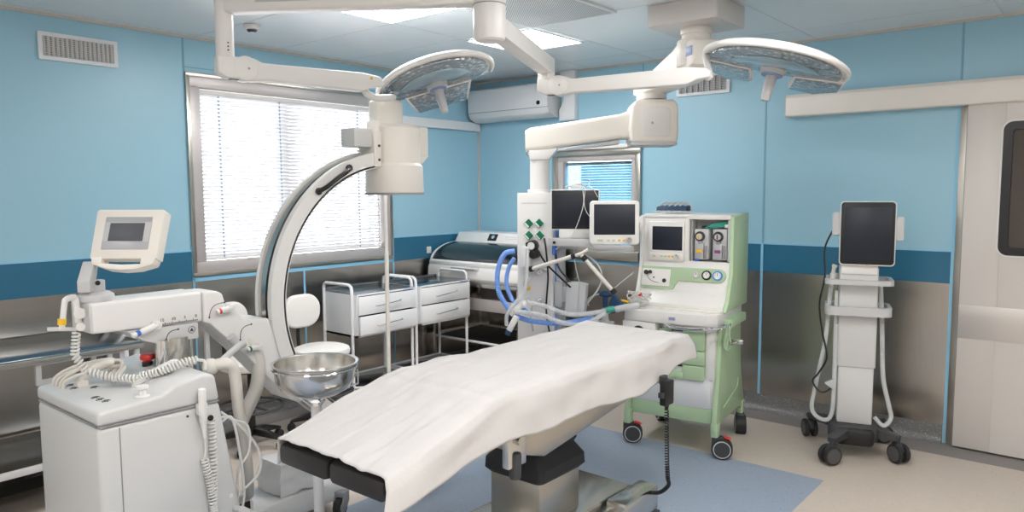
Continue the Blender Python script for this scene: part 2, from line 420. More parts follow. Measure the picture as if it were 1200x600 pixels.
# ---- window in the back wall
x0, x1, z0, z1 = W2
w2 = MB(); ring(w2, x0+.05, x1-.035, z0+.045, z1-.04, .055, BY-.012, BY+.07, 'y')
w2 = struct(w2.build('window_2', 'alu'))
c = MB(); ring(c, x0, x1, z0, z1, .05, BY-.03, BY+.02, 'y', .003); c.box(x0, x1, BY-.05, BY, z0-.02, z0+.055, .004); c.build('casing', 'steelwarm', w2)
MB().box(x0-.01, x1+.01, BY-.05, BY, z1, z1+.035, .006).build('head_cover', 'white', w2)
MB().box(x0+.1, x1-.1, BY+.03, BY+.036, z0+.1, z1-.1).build('pane', 'bluepane', w2)
b2 = thing('venetian_blind', 'pale venetian blind behind the small blue window in the back wall', 'blind', ((x0+x1)/2, BY+.08, z0+.1))
hx = (x1-x0)/2-.1; hz2 = z1-z0-.2
MB().box(-hx, hx, -.015, .015, hz2-.025, hz2, .003).build('head_rail', 'white', b2)
s = MB()
for k in range(30):
    z = .01+(hz2-.05)*k/29; a = R(50)
    s.prism([(-.012*cos(a), z-.012*sin(a)), (.012*cos(a), z+.012*sin(a)), (.012*cos(a), z+.012*sin(a)+.0008), (-.012*cos(a), z-.012*sin(a)+.0008)], 'x', -hx*.62, hx)
s.build('slats', 'blind', b2)

# ---- sliding door with its track
DX0, DX1, DY0, DY1 = -.749, .33, BY-.062, BY-.018
dr = MB()
wx0, wx1, wz0, wz1 = -.552, .13, 1.222, 1.978
outer = [(DX0, .012), (DX1, .012), (DX1, 2.16), (DX0, 2.16)]
dr.box(DX0, wx0, DY0, DY1, .012, 2.16, .003).box(wx1, DX1, DY0, DY1, .012, 2.16, .003).box(wx0-.004, wx1+.004, DY0, DY1, .012, wz0, .0).box(wx0-.004, wx1+.004, DY0, DY1, wz1, 2.16, .0)
d1 = struct(dr.build('door_1', 'doorwhite'))
f = MB()
def frame_ring(mb, o, i, d0, d1, m=0, T=None, ax='y'):
    t = bmesh.new(); n = len(o)
    def P(p, d): return (p[0], d, p[1]) if ax == 'y' else ((d, p[0], p[1]) if ax == 'x' else (p[0], p[1], d))
    A = [t.verts.new(P(p, d0)) for p in o]; B = [t.verts.new(P(p, d0)) for p in i]
    C_ = [t.verts.new(P(p, d1)) for p in o]; D_ = [t.verts.new(P(p, d1)) for p in i]
    for k in range(n):
        j = (k+1) % n
        t.faces.new((A[k], A[j], B[j], B[k])); t.faces.new((C_[k], D_[k], D_[j], C_[j]))
        t.faces.new((A[k], C_[k], C_[j], A[j])); t.faces.new((B[k], B[j], D_[j], D_[k]))
    mb.add(t, m, T)
frame_ring(f, rrect(wx0-.012, wx1+.012, wz0-.012, wz1+.012, .05), rrect(wx0+.035, wx1-.035, wz0+.035, wz1-.035, .02), DY0-.008, DY1+.005)
f.build('window_frame', 'black', d1)
f = MB(); frame_ring(f, rrect(wx0-.022, wx1+.022, wz0-.022, wz1+.022, .058), rrect(wx0-.01, wx1+.01, wz0-.01, wz1+.01, .05), DY0-.004, DY1); f.build('window_bead', 'white', d1)
MB().box(wx0+.01, wx1-.01, DY0+.012, DY0+.018, wz0+.01, wz1-.01).build('window_pane', mat('dark_door_glass', (.06,.045,.035), .06, spec=.7), d1)
MB().box(DX0, DX1-.01, DY0-.003, DY0, .695, .898, .001).build('push_plate', mat('bright_plate', (.74,.69,.65), .32, .6), d1)
MB().box(DX0-.004, DX0+.004, DY0+.002, DY1-.002, .012, 2.13, .001).build('edge_seal', 'grey', d1)
struct(MB().box(-.792, -.70, BY-.016, BY, 0, 2.12, .002).build('trim_5', 'steelwarm'))
tk = thing('door_track', 'long cream cover box of the sliding door track on the back wall', 'door track', (-1.83, BY, 2.10))
MB().prism([(0,0),(-.085,0),(-.092,.008),(-.092,.125),(-.075,.148),(0,.148)], 'x', .004, 2.5, .003).build('cover', 'cream', tk)
MB().prism([(0,0),(-.086,0),(-.093,.008),(-.093,.126),(-.075,.149),(0,.149)], 'x', 0, .004, .0).build('end_cap', 'doorwhite', tk)

# ---- fixed items on walls and ceiling
def ceiling_light(x, y, label, seen=True):
    t = thing('ceiling_light', label, 'ceiling light', (x, y, H), group='square ceiling light panels')
    f = MB(); 
    for q in ((-.29,.29,-.29,-.272),(-.29,.29,.272,.29),(-.29,-.272,-.272,.272),(.272,.29,-.272,.272)): f.box(*q, -.008, -.0015, .002)
    f.build('frame', 'ceil', t)
    MB().box(-.272, .272, -.272, .272, -.005, -.0015).build('diffuser', 'diffuser', t)
ceiling_light(-3.17, 2.76, 'square ceiling light panel above the overhead lamp arm, farther from the air conditioner')
ceiling_light(-3.19, 4.0, 'square ceiling light panel between the ceiling grille and the air conditioner')
for x, y in ((-.9, 1.0), (-.9, 2.76), (.9, 2.76), (.9, 1.0), (-.9, -.8), (-3.17, -.8)):  # extra panels out of view, added to raise the room's brightness
    ceiling_light(x, y, 'square ceiling light panel added out of view to brighten the room')

g = thing('ceiling_grille', 'perforated square air grille in the ceiling beside the lamp hub', 'ceiling grille', (-2.575, 3.36, H))
MB().box(-.29, .29, -.31, .31, -.012, -.0015, .003).build('panel', 'perf', g)
f = MB()
for q in ((-.305,.305,-.325,-.307),(-.305,.305,.307,.325),(-.305,-.287,-.307,.307),(.287,.305,-.307,.307)): f.box(*q, -.014, -.0015, .003)
f.build('frame', 'ceil', g)
s = thing('smoke_detector', 'small round white smoke detector on the ceiling over the window', 'smoke detector', (-4.137, 2.529, H))
MB().lathe([(0,-.045),(.02,-.045),(.03,-.036),(.03,-.028)], 24).build('sensor', 'darkgrey', s)
MB().lathe([(0,-.05),(.016,-.05),(.018,-.044),(.03,-.03),(.045,-.028),(.05,-.02),(.05,-.002),(0,-.002)], 28).build('housing', 'white', s)

def air_vent(loc, rot, w, h, label, n, ax=None):
    t = thing('air_vent', label, 'air vent', loc, rot)
    f = MB(); frame_ring(f, rrect(-w/2, w/2, -h/2, h/2, .004, 2), rrect(-w/2+.022, w/2-.022, -h/2+.022, h/2-.022, .003, 2), -.018, 0); f.build('frame', 'coolwhite', t)
    s = MB()
    for k in range(n):
        x = -w/2+.03+(w-.06)*k/(n-1)
        s.box(-.0012, .0012, -.007, .007, -h/2+.02, h/2-.02, T=Matrix.Translation((x, -.009, 0)) @ Matrix.Rotation(R(35),4,'Z'))
    for k in range(9):
        z = -h/2+.03+(h-.06)*k/8; s.box(-w/2+.02, w/2-.02, -.003, -.001, z-.001, z+.001)
    s.build('louvres', 'white', t)
    MB().box(-w/2+.02, w/2-.02, -.0008, 0, -h/2+.02, h/2-.02).build('backing', 'grey', t)
air_vent((LX+.001, 1.775, 2.432), 90, .425, .155, 'white louvred air vent high on the left blue wall', 16)
air_vent((-2.475, BY-.001, 2.39), 0, .425, .155, 'white louvred air vent high on the back wall behind the right surgical lamp', 9)

tr = thing('cable_trunking', 'horizontal white cable trunking on the left wall running into the corner', 'cable trunking', (LX, 4.17, 2.2))
MB().prism([(0,-.04),(.035,-.04),(.04,-.035),(.04,.035),(.035,.04),(0,.04)], 'y', 0, BY-4.17-.03, .0, T=Matrix.Identity(4)).build('channel', 'coolwhite', tr)
MB().box(.0, .043, BY-4.17-.03, BY-4.17-.024, -.042, .042, .001).build('end_cap', 'coolwhite', tr)
tr = thing('cable_trunking', 'vertical white cable trunking beside the air conditioner with a chamfered elbow', 'cable trunking', (-3.68, BY, 2.2))
MB().box(-.075, .075, -.06, 0, .30, H-2.2-.002, .003).build('riser', 'coolwhite', tr)
MB().prism([(-.085,0),(.075,0),(.075,.31),(-.04,.31),(-.04,.17),(-.075,.10),(-.085,.09)], 'y', -.058, -.0005, .003).build('elbow', 'coolwhite', tr)

ac = thing('air_conditioner', 'white wall mounted split air conditioner in the far corner', 'air conditioner', (-4.24, BY-.002, 2.235))
w = .46
MB().prism([(0,0),(-.10,0),(-.17,.028),(-.195,.075),(-.20,.24),(-.185,.275),(-.15,.29),(0,.29)], 'x', -w, w, .006).build('casing', 'coolwhite', ac)
MB().prism([(-.06,-.001),(-.105,-.001),(-.171,.026),(-.16,.032),(-.1,.012)], 'x', -w+.03, w-.06, .001).build('air_flap', 'white', ac)
MB().box(-w+.002, w-.002, -.199, -.19, .074, .078).build('panel_seam', 'grey', ac)
MB().cyl((.36,-.200,.115), (.36,-.205,.115), .018, n=16).build('indicator', 'black', ac)
MB().prism([(0,0),(-.10,0),(-.17,.028),(-.195,.075),(-.20,.24),(-.185,.275),(-.15,.29),(0,.29)], 'x', w-.012, w+.001, .004).build('end_cap', 'lightgrey', ac)

so = thing('power_socket', 'small white power socket on the dark blue band of the left wall', 'power socket', (LX+.004, 4.565, 1.085))
MB().box(0, .010, -.026, .026, -.03, .03, .004).build('plate', 'white', so)
MB().box(.0095, .0125, -.018, .018, -.02, .02, .002).build('insert', 'cream', so)

# ------------------------------------------------------------------ operating table (along y), its sheet and hand control
TX0, TX1, TC = -2.22, -1.665, -1.9425
tb = thing('operating_table', 'steel operating table on a central column with black mattress pads', 'operating table', (-1.99, 2.55, 0))
ox, oy = -1.99, 2.55
b = MB()
b.prism(rrect(-.27, .25, -.85, .60, .06, 4), 'z', .035, .13, .012)
b.prism([(-.85,.128),(.60,.128),(.52,.165),(-.78,.165)], 'x', -.21, .19, .012)
b.build('base_plate', 'steel', tb)
for x, y in ((.255, .44), (-.275, .44), (.255, -.72), (-.275, -.72)):
    MB().box(x-.055, x+.055, y-.16, y+.16, .04, .175, .02).build('foot_block', 'steel', tb)
    MB().box(x-.058, x+.058, y-.14, y+.165, .0, .042, .006).build('foot_pad', 'darkgrey', tb)
MB().box(-.14, .14, -.14, .16, .15, .38, .012).build('column', 'steelwarm', tb)
def rr(hx, hy, z, cx=0, cy=.01, r=.03): return [(cx+x, cy+y, z) for x, y in rrect(-hx, hx, -hy, hy, r, 4)]
MB().loft([rr(.147,.157,.355), rr(.165,.175,.375), rr(.163,.172,.42), rr(.12,.15,.47), rr(.13,.16,.49), rr(.10,.14,.60)]).build('bellows', 'rubber', tb)
# lower head beam
bm_ = MB()
bm_.prism([(2.17-oy,.785),(3.34-oy,.80),(3.34-oy,.70),(3.20-oy,.655),(2.31-oy,.535),(2.17-oy,.578)], 'x', -.13, .245, .008)
bm_.build('tilt_frame', 'steelwarm', tb)
s = MB()
for y, z in ((2.24,.70),(2.60,.735),(2.66,.70),(2.95,.73),(3.1,.70)): s.cyl((.244, y-oy, z), (.251, y-oy, z), .006, n=10)
s.build('bolt', 'chrome', tb)
# top sections: leg plates slope down to the foot, back plate level
LEG = ((1.40,.73), (1.93,.865)); BACK = ((1.95,.868), (3.33,.868))
def plate(sec, x0, x1, t0, t1, name, m, b=.01):
    (ya, za), (yb, zb) = sec
    return MB().prism([(ya-oy, za-t1),(yb-oy, zb-t1),(yb-oy, zb-t0),(ya-oy, za-t0)], 'x', x0-ox, x1-ox, b).build(name, m, tb)
plate(LEG, TX0, TC-.004, .0, .07, 'leg_pad', 'leather', .018)
plate(LEG, TC+.004, TX1, .0, .07, 'leg_pad', 'leather', .018)
LEGP = ((1.56,.7708), (1.93,.865))
plate(LEGP, TX0+.03, TC-.015, .07, .088, 'leg_plate', 'steel', .003)
plate(LEGP, TC+.015, TX1-.03, .07, .088, 'leg_plate', 'steel', .003)
plate(BACK, TX0, TX1, .0, .07, 'back_pad', 'leather', .018)
plate(BACK, TX0+.02, TX1-.02, .07, .09, 'back_plate', 'steel', .003)
for x in (TX0+.005, TX1-.005):
    plate(((2.0,.805),(3.25,.805)), x-.006, x+.006, .0, .028, 'side_rail', 'steel', .002)
    plate(((1.60,.70),(1.9,.78)), x-.006, x+.006, .0, .026, 'side_rail', 'steel', .002)
c = MB().box(TX1-.02-ox, TX1+.012-ox, 1.97-oy, 2.075-oy, .60, .79, .006).cyl((TX1-.02-ox, 2.02-oy, .70), (TX1+.03-ox, 2.02-oy, .70), .016)
c.build('clamp', 'steel', tb)
MB().cyl((TX1+.005-ox, 2.015-oy, .655), (TX1+.005-ox, 2.015-oy, .555), .024, .022, b=.008).build('clamp_knob', 'darkgrey', tb)

# white disposable sheet: grid draped over the pads, hanging at the sides
def sheet():
    bm = bmesh.new()
    ny, nx = 150, 90
    ya, yb = 1.405, 3.40
    hem = [(1.36,.655),(1.56,.690),(1.79,.720),(1.93,.738),(2.13,.728),(2.41,.732),(2.81,.716),(3.09,.735),(3.42,.80)]
    def hemz(y):
        for (a, p), (b_, q) in zip(hem, hem[1:]):
            if y <= b_: return p+(q-p)*max(0, (y-a)/(b_-a))
        return hem[-1][1]
    def top(y):
        if y < 1.90: z = .73+(y-1.40)*(.135/.53)
        elif y < 1.97: z = .73+.127+(y-1.90)*.14
        else: z = .868
        return z+.019
    rows = []
    for j in range(ny+1):
        v = j/ny; y = ya+(yb-ya)*v; zt = top(min(y, 3.335)); row = []
        hz = hemz(y); lh = max(.05, zt-.755)
        foot = max(0, 1-(y-ya)/.28)
        over = max(0, y-3.32)
        for i in range(nx+1):
            u = i/nx
            wl_, wt, wr = .11, .555, zt-hz+.03
            S = u*(wl_+wt+wr)
            if S < wl_:                      # left hanging edge
                d = wl_-S; x = TX0-.012-.006*sin(y*17); z = zt-d; 
                k = min(1, d/.03); x = TX0-.014*k; z = zt-max(0, d-.012)
            elif S < wl_+wt:
                x = TX0+(S-wl_); z = zt
                e = min(S-wl_, wl_+wt-S)
                if e < .03: z -= .010*(1-e/.03)**2
            else:
                d = S-wl_-wt; k = min(1, d/.04)
                flare = .022*k+.18*max(0, d-.03)+.012*sin(y*9+1.3)*min(1, d/.1)
                x = TX1+flare; z = zt-.010-max(0, d-.014)*.93
            z += .0035*noise.noise((x*9, y*5, 1.))+.002*noise.noise((x*24, y*16, 4.))
            # creases along and across the sheet
            if wl_ < S < wl_+wt:
                z += .004*max(0, 1-abs((x-TC+.06)-.03*sin(y*2.2))/.02)*(.6+.4*sin(y*11))
                z += .003*max(0, 1-abs((x-TC-.12)+.02*sin(y*3))/.015)
                z += .010*max(0, 1-abs(y-2.45-.25*(x-TC))/.05)*max(0, noise.noise((x*4, y*4, 9)))
            yy = y
            if S > wl_+wt and y < 1.62:
                yy = y-.05*min(1, (S-wl_-wt)/.12)*(1-(y-1.40)/.22)
            if over > 0: z -= over*.25
            if y > 3.30 and S > wl_+wt: yy = y+.02*(y-3.30)/.1; 
            z += .009*noise.noise((x*6+3, y*2.2, 2.))+.009*noise.noise((x*15, y*7, 7.))+.004*noise.noise((x*30, y*9, 3.))
            if wl_ < S < wl_+wt:
                for px_, am_, w_ in ((TC-.13,.011,.012),(TC-.03,.009,.012),(TC+.06,.012,.011),(TC+.17,.010,.014)):
                    z += am_*max(0, 1-abs(x-px_-.02*sin(y*3.1+px_*9))/w_)*max(0, .3+noise.noise((px_*7, y*3.5, 3.)))
                z -= .006*max(0, 1-abs(y-1.905-.05*(x-TC))/.03)
            else:
                x += .012*noise.noise((y*7, S*8, 5.))*min(1, abs(S-wl_-wt)/.05)
            if TX0 < x < TX1: z = max(z, top(min(y, 3.335))-.012)
            row.append(bm.verts.new((x, yy, z)))
        rows.append(row)
    for j in range(ny):
        for i in range(nx): bm.faces.new((rows[j][i], rows[j][i+1], rows[j+1][i+1], rows[j+1][i]))
    m = MB(); m.add(bm)
    return m
sh = sheet().build('sheet', 'sheet', None, 180)
md = sh.modifiers.new('thick', 'SOLIDIFY'); md.thickness = .0018; md.offset = 1
tag(sh, 'white disposable sheet draped over the operating table', 'sheet')

hc = thing('hand_control', 'black hand control hanging from the table edge on a coiled black cord', 'hand control', (-1.580, 3.02, .626))
MB().box(-.018, .018, -.040, .040, -.01, .105, .008).build('body', 'black', hc)
MB().box(-.016, .010, -.056, -.036, .03, .055, .004).build('button', 'darkgrey', hc)
MB().box(-.030, -.006, -.022, .022, .085, .125, .004).build('hook', 'darkgrey', hc)
k = MB()
k.cyl((0,0,-.035), (0,0,.005), .008, .014, n=12)
k.tube(coil([(0,0,-.03),(0,.005,-.16),(.0,.012,-.30),(-.005,.03,-.37)], .0085, 26), .0032, 6)
k.tube([(-.005,.03,-.37),(-.008,.045,-.41),(-.05,.045,-.455),(-.105,.055,-.475)], .010, 8, sm=5)
k.build('cord', 'black', hc)

# ------------------------------------------------------------------ mobile C-arm X-ray machine
ca = thing('c_arm_machine', 'white mobile C-arm X-ray machine with curved arm and tilted monitor', 'X-ray machine', (-2.93, 1.3, 0))
cx, cy = -2.93, 1.3
def L(x, y, z): return (x-cx, y-cy, z)
X0, X1 = -3.22-cx, -2.645-cx
cab = [(.985,.06),(.985,.802),(1.426,.802),(1.545,.06)]
MB().prism([(y-cy, z) for y, z in cab], 'x', X0, X1, .022, seg=3).build('cabinet', 'greywhite', ca)
topp = [(.985,.806),(.985,.855),(1.205,.872),(1.25,.898),(1.36,.918),(1.41,.908),(1.426,.806)]
MB().prism([(y-cy, z) for y, z in topp], 'x', X0, X1, .014, seg=3).build('cabinet_top', 'greywhite', ca)
MB().box(X1+.0005, X1+.0025, 1.052-cy, 1.055-cy, .08, .79).build('panel_gap', 'grey', ca)
MB().box(X1-.02, X1+.001, .99-cy, 1.42-cy, .8005, .8075).box(X0+.02, X1-.02, .9845-cy, .99-cy, .8005, .8075).build('panel_gap', 'grey', ca)
# symbols on the sloping top
sy = MB()
for (dx, dy) in ((.36,.05),(.40,.05),(.44,.055),(.16,.05),(.1,.06),(.22,.10)):
    T = Matrix.Translation(L(-3.2+dx, .985+dy+.02, .8562+(dy+.02)*.077)) @ Matrix.Rotation(.077,4,'X') @ Matrix.Rotation(R(8),4,'Z')
    sy.box(-.012,.012,-.001,.001,0,.0015,T=T).box(-.001,.001,-.012,.012,0,.0015,T=T)
    sy.tube([(.013*cos(a)*1.1,.013*sin(a),.0008) for a in [pi*q/9 for q in range(3,14)]], .0011, 4, T=T)
sy.build('symbol', 'darkgrey', ca)
MB().cyl(L(-3.0,1.315,.90), L(-3.0,1.315,.925), .020, b=.002).build('button_collar', 'black', ca)
MB().lathe([(0,.0),(.014,.0),(.016,.008),(.026,.012),(.028,.024),(.022,.034),(0,.036)], 28, T=Matrix.Translation(L(-3.0,1.315,.922))).build('emergency_button', 'red', ca)
MB().lathe([(0,.0),(.024,.0),(.026,.008),(.014,.012),(.013,.03),(.022,.036),(.022,.046),(0,.05)], 24, T=Matrix.Translation(L(-2.70,1.16,.862))).build('socket_plug', 'white', ca)
# loops of thick cream cable resting on the top
k = MB()
for r_, x, dz in ((.0075,-3.14,.0),(.007,-3.105,.010),(.008,-3.175,.004),(.0065,-3.08,-.006)):
    k.tube([L(x,1.03,.855), L(x+.01,1.04,.89), L(x+.04,1.09,.918+dz), L(x+.08,1.16,.935+dz), L(x+.12,1.205,.94+dz), L(x+.15,1.195,.925), L(x+.15,1.15,.885)], r_, 10, sm=6)
k.build('cable_loop', 'creamcable', ca)
k = MB().tube([L(-3.06,1.09,.86), L(-3.05,1.10,.905), L(-2.97,1.15,.955), L(-2.96,1.17,.955)], .016, 12, sm=5).box(*[v for v in (L(-3.09,0,0)[0], L(-3.04,0,0)[0], 1.07-cy, 1.11-cy, .84, .885)], .008)
k.build('switch_handle', 'cream', ca)
k = MB().tube(coil([L(-2.955,1.045,1.09), L(-2.97,1.04,1.0), L(-2.95,1.07,.94), L(-2.90,1.14,.91), L(-2.82,1.20,.905)], .012, 26), .0042, 7)
k.build('coiled_cord', 'cable', ca)
k = MB().tube(coil([L(-2.85,1.215,.905), L(-2.79,1.27,.925), L(-2.76,1.35,.95), L(-2.74,1.39,.955)], .013, 18), .0045, 7)
k.tube([L(-2.74,1.39,.955), L(-2.71,1.405,.95), L(-2.70,1.40,.92)], .006, 8, sm=4)
k.build('coiled_cord', 'cable', ca)
MB().prism([(0,0),(.16,.06),(.17,.085),(.15,.09),(0,.03)], 'x', -.02, .02, .006, T=Matrix.Translation(L(-2.86,1.19,.868)) @ Matrix.Rotation(R(-20),4,'Z')).build('grip', 'white', ca)
# hand switch on the side wall with its own coil
k = MB().box(X1, X1+.03, 1.325-cy, 1.362-cy, .77, .815, .006).cyl(L(-2.622,1.343,.872), L(-2.622,1.343,.74), .015, .014, n=14, b=.006).cyl(L(-2.622,1.343,.745), L(-2.622,1.346,.68), .012, .006, n=12)
k.build('hand_switch', 'white', ca)
k = MB().tube([L(-2.622,1.346,.685), L(-2.63,1.352,.63), L(-2.628,1.345,.60)], .0035, 6, sm=4)
k.tube(coil([L(-2.628,1.345,.60), L(-2.626,1.365,.48), L(-2.626,1.375,.36), L(-2.626,1.36,.28), L(-2.626,1.375,.20)], .0125, 34), .0032, 6)
k.tube(coil([L(-2.626,1.365,.20), L(-2.626,1.372,.40), L(-2.626,1.38,.58), L(-2.634,1.383,.735)], .0115, 38), .0032, 6)
k.build('coiled_cord', 'cable', ca)
MB().cyl(L(-2.646,1.383,.745), L(-2.64,1.383,.745), .011, n=14).build('grommet', 'black', ca)
k = MB().cyl(L(-2.646,1.47,.36), L(-2.62,1.48,.355), .013, n=14).cyl(L(-2.62,1.48,.355), L(-2.585,1.50,.345), .017, .012, n=14)
k.build('socket_plug', 'lightgrey', ca)
MB().cyl(L(-2.646,1.295,.772), L(-2.643,1.295,.772), .005, n=10).build('screw_cap', 'darkgrey', ca)
MB().cyl(L(-2.646,1.455,.415), L(-2.643,1.455,.415), .009, n=14).build('screw_cap', 'white', ca)

# column and horizontal beam
MB().cyl(L(-2.96,1.40,.90), L(-2.96,1.40,1.02), .068, n=36).build('lift_column', 'steel', ca)
MB().cyl(L(-2.915,1.335,.90), L(-2.915,1.335,1.02), .024, n=24).build('guide_rod', 'chrome', ca)
MB().cyl(L(-2.94,1.455,.90), L(-2.94,1.455,1.02), .018, n=20).build('guide_rod', 'chrome', ca)
BX0, BX1 = -3.06-cx, -2.90-cx
MB().prism([(1.075-cy,1.082),(1.503-cy,1.072),(1.503-cy,1.197),(1.075-cy,1.197)], 'x', BX0, BX1, .012, seg=3).build('beam', 'white', ca)
MB().prism([(1.20-cy,1.075),(1.485-cy,1.072),(1.485-cy,1.004),(1.315-cy,1.008),(1.26-cy,1.03)], 'x', BX0+.012, BX1-.004, .006).build('beam_carriage', 'greywhite', ca)
MB().prism([(1.07-cy,1.09),(1.078-cy,1.09),(1.078-cy,1.195),(1.07-cy,1.195)], 'x', BX0-.005, BX1+.004, .004).build('end_plate', 'greywhite', ca)
sc_ = MB()
for k_ in range(29):
    y = 1.318+.16*k_/28; h_ = .010 if k_ % 5 == 0 else .006
    sc_.box(BX1, BX1+.0012, y-.0012-cy, y+.0012-cy, 1.080, 1.080+h_)
for k_, t_ in enumerate(('15', '10', '5', '0')):
    MB().text(t_, .017, Matrix.Translation(L(-2.8988, 1.335+.046*k_, 1.1)) @ Matrix.Rotation(R(90),4,'Z') @ Matrix.Rotation(R(90),4,'X')).build('scale_numeral', 'darkgrey', ca)
T0 = Matrix.Translation(L(-2.903, 1.455, 1.045)) @ Matrix.Rotation(R(90),4,'Z') @ Matrix.Rotation(R(90),4,'X')
sc_.build('scale_marks', 'darkgrey', ca)
sc_ = MB().prism([(-.008,-.006),(.008,-.006),(0,.008)], 'z', 0, .0015, T=T0)
sc_.tube([(.014*cos(2*pi*q/20), .014*sin(2*pi*q/20), .0005) for q in range(20)], .001, 4, T=T0, closed=True).build('round_symbol', 'darkgrey', ca)
def arrow(mb, y0_, z0_, y1_, z1_, x, bulge):
    P = []
    for q in range(9):
        t = q/8; P.append((x, y0_+(y1_-y0_)*t-bulge*sin(pi*t), z0_+(z1_-z0_)*t+bulge*sin(pi*t)))
    mb.tube(P, .0016, 5)
    for e in (P[0], P[-1]): mb.ball(e, .0042, sc=(.4,1,1), u=8, v=6)
    mb.build('direction_arrow', 'darkgrey', ca)
arrow(MB(), 1.35-cy, 1.02, 1.40-cy, 1.055, BX1-.003, .010)
arrow(MB(), 1.53-cy, 1.085, 1.60-cy, 1.14, BX1+.001, .016)
arrow(MB(), 1.665-cy, .97, 1.72-cy, 1.03, BX1+.001, .016)
def lever(p0_, p1_, band_m, name='lever'):
    mb = MB(); v = Vector(p1_)-Vector(p0_); P = [Vector(p0_), Vector(p0_)+v*.18, Vector(p0_)+v*.30, Vector(p1_)]
    mb.cyl(P[0], P[1], .0105, .0115, n=14, b=.004); mb.cyl(P[1], P[2], .0118, n=14, m=1); mb.cyl(P[2], P[3], .0118, .014, n=14, b=.003)
    mb.cyl(P[3]+Vector((-.03,0,0)), P[3]+Vector((.012,0,0)), .016, n=16, b=.003)
    mb.build(name, ['white', band_m], ca)
lever(L(-2.868,1.205,1.062), L(-2.878,1.305,1.088), 'blue')
lever(L(-2.872,1.548,1.108), L(-2.878,1.615,1.116), 'red')
lever(L(-2.872,1.680,.927), L(-2.878,1.738,.932), 'greendark')
# bracket that carries the C
br = [(1.507,1.192),(1.571,1.190),(1.592,1.178),(1.603,1.14),(1.626,1.127),(1.694,1.052),(1.806,1.044),(1.864,.86),(1.94,.72),(1.993,.651),(1.955,.627),(1.901,.655),(1.696,.89),(1.536,1.056),(1.507,1.068)]
MB().prism([(y-cy, z) for y, z in br], 'x', BX0, BX1, .007, seg=3).build('carrier_bracket', 'white', ca)
# the C itself
CY, CZ = 2.517, 1.097
def arc_section(mb, ra, rb, x0, x1, a0, a1, n=70, m=0, bev=.0):
    rings = []
    for k_ in range(n+1):
        a = R(a0+(a1-a0)*k_/n); c_, s_ = cos(a), sin(a)
        rings.append([(x-cx, CY+r_*c_-cy, CZ+r_*s_) for x, r_ in ((x0,ra),(x1,ra),(x1,rb),(x0,rb))])
    mb.loft(rings, m)
a = MB()
arc_section(a, .632, .704, -2.918, -2.888, 97, 292)
arc_section(a, .632, .700, -3.012, -2.990, 97, 292)
arc_section(a, .628, .640, -3.012, -2.888, 97, 292)
a.build('c_arm', 'white', ca, 30)
a = MB(); arc_section(a, .640, .692, -2.990, -2.918, 97, 292); a.build('rail_groove', 'darkgrey', ca, 30)
a = MB(); arc_section(a, .690, .700, -2.980, -2.942, 97, 292); a.build('rail', 'steel', ca, 30)
a = MB(); arc_section(a, .695, .710, -3.010, -2.988, 97, 292); a.build('guide_track', 'white', ca, 30)
# black handle on the arm
a0 = [(R(q)) for q in (131, 128, 122, 116, 113)]
P = [L(-2.882 + d, CY+.672*cos(q), CZ+.672*sin(q)) for q, d in zip(a0, (0,.032,.037,.032,0))]
hnd = MB().tube(P, .011, 10, sm=5)
for e in (P[0], P[-1]): hnd.cyl(Vector(e)-Vector((.005,0,0)), Vector(e)+Vector((.008,0,0)), .017, n=16, b=.003)
hnd.build('arm_handle', 'black', ca)
# image intensifier
II = Matrix.Translation(L(-2.95, 2.60, -.028))
a = MB().lathe([(0,1.618),(.146,1.618),(.152,1.63),(.148,1.76),(.136,1.775),(.136,1.955),(.12,1.972),(.0,1.975)], 48, T=II)
a.prism([(x, y) for x, y in rrect(-.06,.06,.0,.205,.03,4)], 'z', 1.815, 1.972, .012, T=II)
a.prism([(.10,1.775),(.15,1.775),(.203,1.822),(.10,1.822)], 'x', -.055, .055, .004, T=II)
a.build('image_intensifier', 'cream', ca)
MB().lathe([(0,1.97),(.085,1.97),(.086,2.082),(.078,2.092),(0,2.092)], 36, T=II @ Matrix.Translation((0,-.05,0))).build('camera_housing', 'cream', ca)
MB().lathe([(.147,1.612),(.1535,1.612),(.1535,1.624),(.147,1.624)], 48, T=II).build('detector_rim', 'grey', ca)
MB().lathe([(0,1.614),(.147,1.614),(.147,1.6185),(0,1.6185)], 48, T=II).build('detector_face', 'screengrey', ca)
MB().prism([(x, y) for x, y in rrect(-.04,.04,-.155,-.10,.02,4)], 'z', 1.90, 1.985, .01, T=II).tube([(0,-.13,1.96),(0,-.125,1.995),(0,-.10,2.0),(0,-.06,1.98)], .012, 10, T=II, sm=5).build('cable_gland', 'cream', ca)
MB().box(L(-3.0,0,0)[0], L(-2.895,0,0)[0], 2.30-cy, 2.41-cy, 1.822, 1.912, .005).build('terminal_box', 'greywhite', ca)
a = MB().box(L(-3.01,0,0)[0], L(-2.884,0,0)[0], 2.415-cy, 2.46-cy, 1.725, 1.90, .004); a.build('mount_plate', 'cream', ca)
a = MB()
for z in (1.76, 1.83): a.cyl(L(-2.886,2.444,z), L(-2.881,2.444,z), .007, n=12)
a.build('bolt', 'darkgrey', ca)
# tube housing on the low end of the C
MB().prism([(x, y) for x, y in rrect(-.12,.12,-.14,.20,.04,4)], 'z', .30, .50, .02, T=Matrix.Translation(L(-2.95,2.72,0))).lathe([(0,.49),(.10,.49),(.075,.60),(.07,.62),(0,.62)], 32, T=Matrix.Translation(L(-2.95,2.70,0))).build('tube_housing', 'cream', ca)
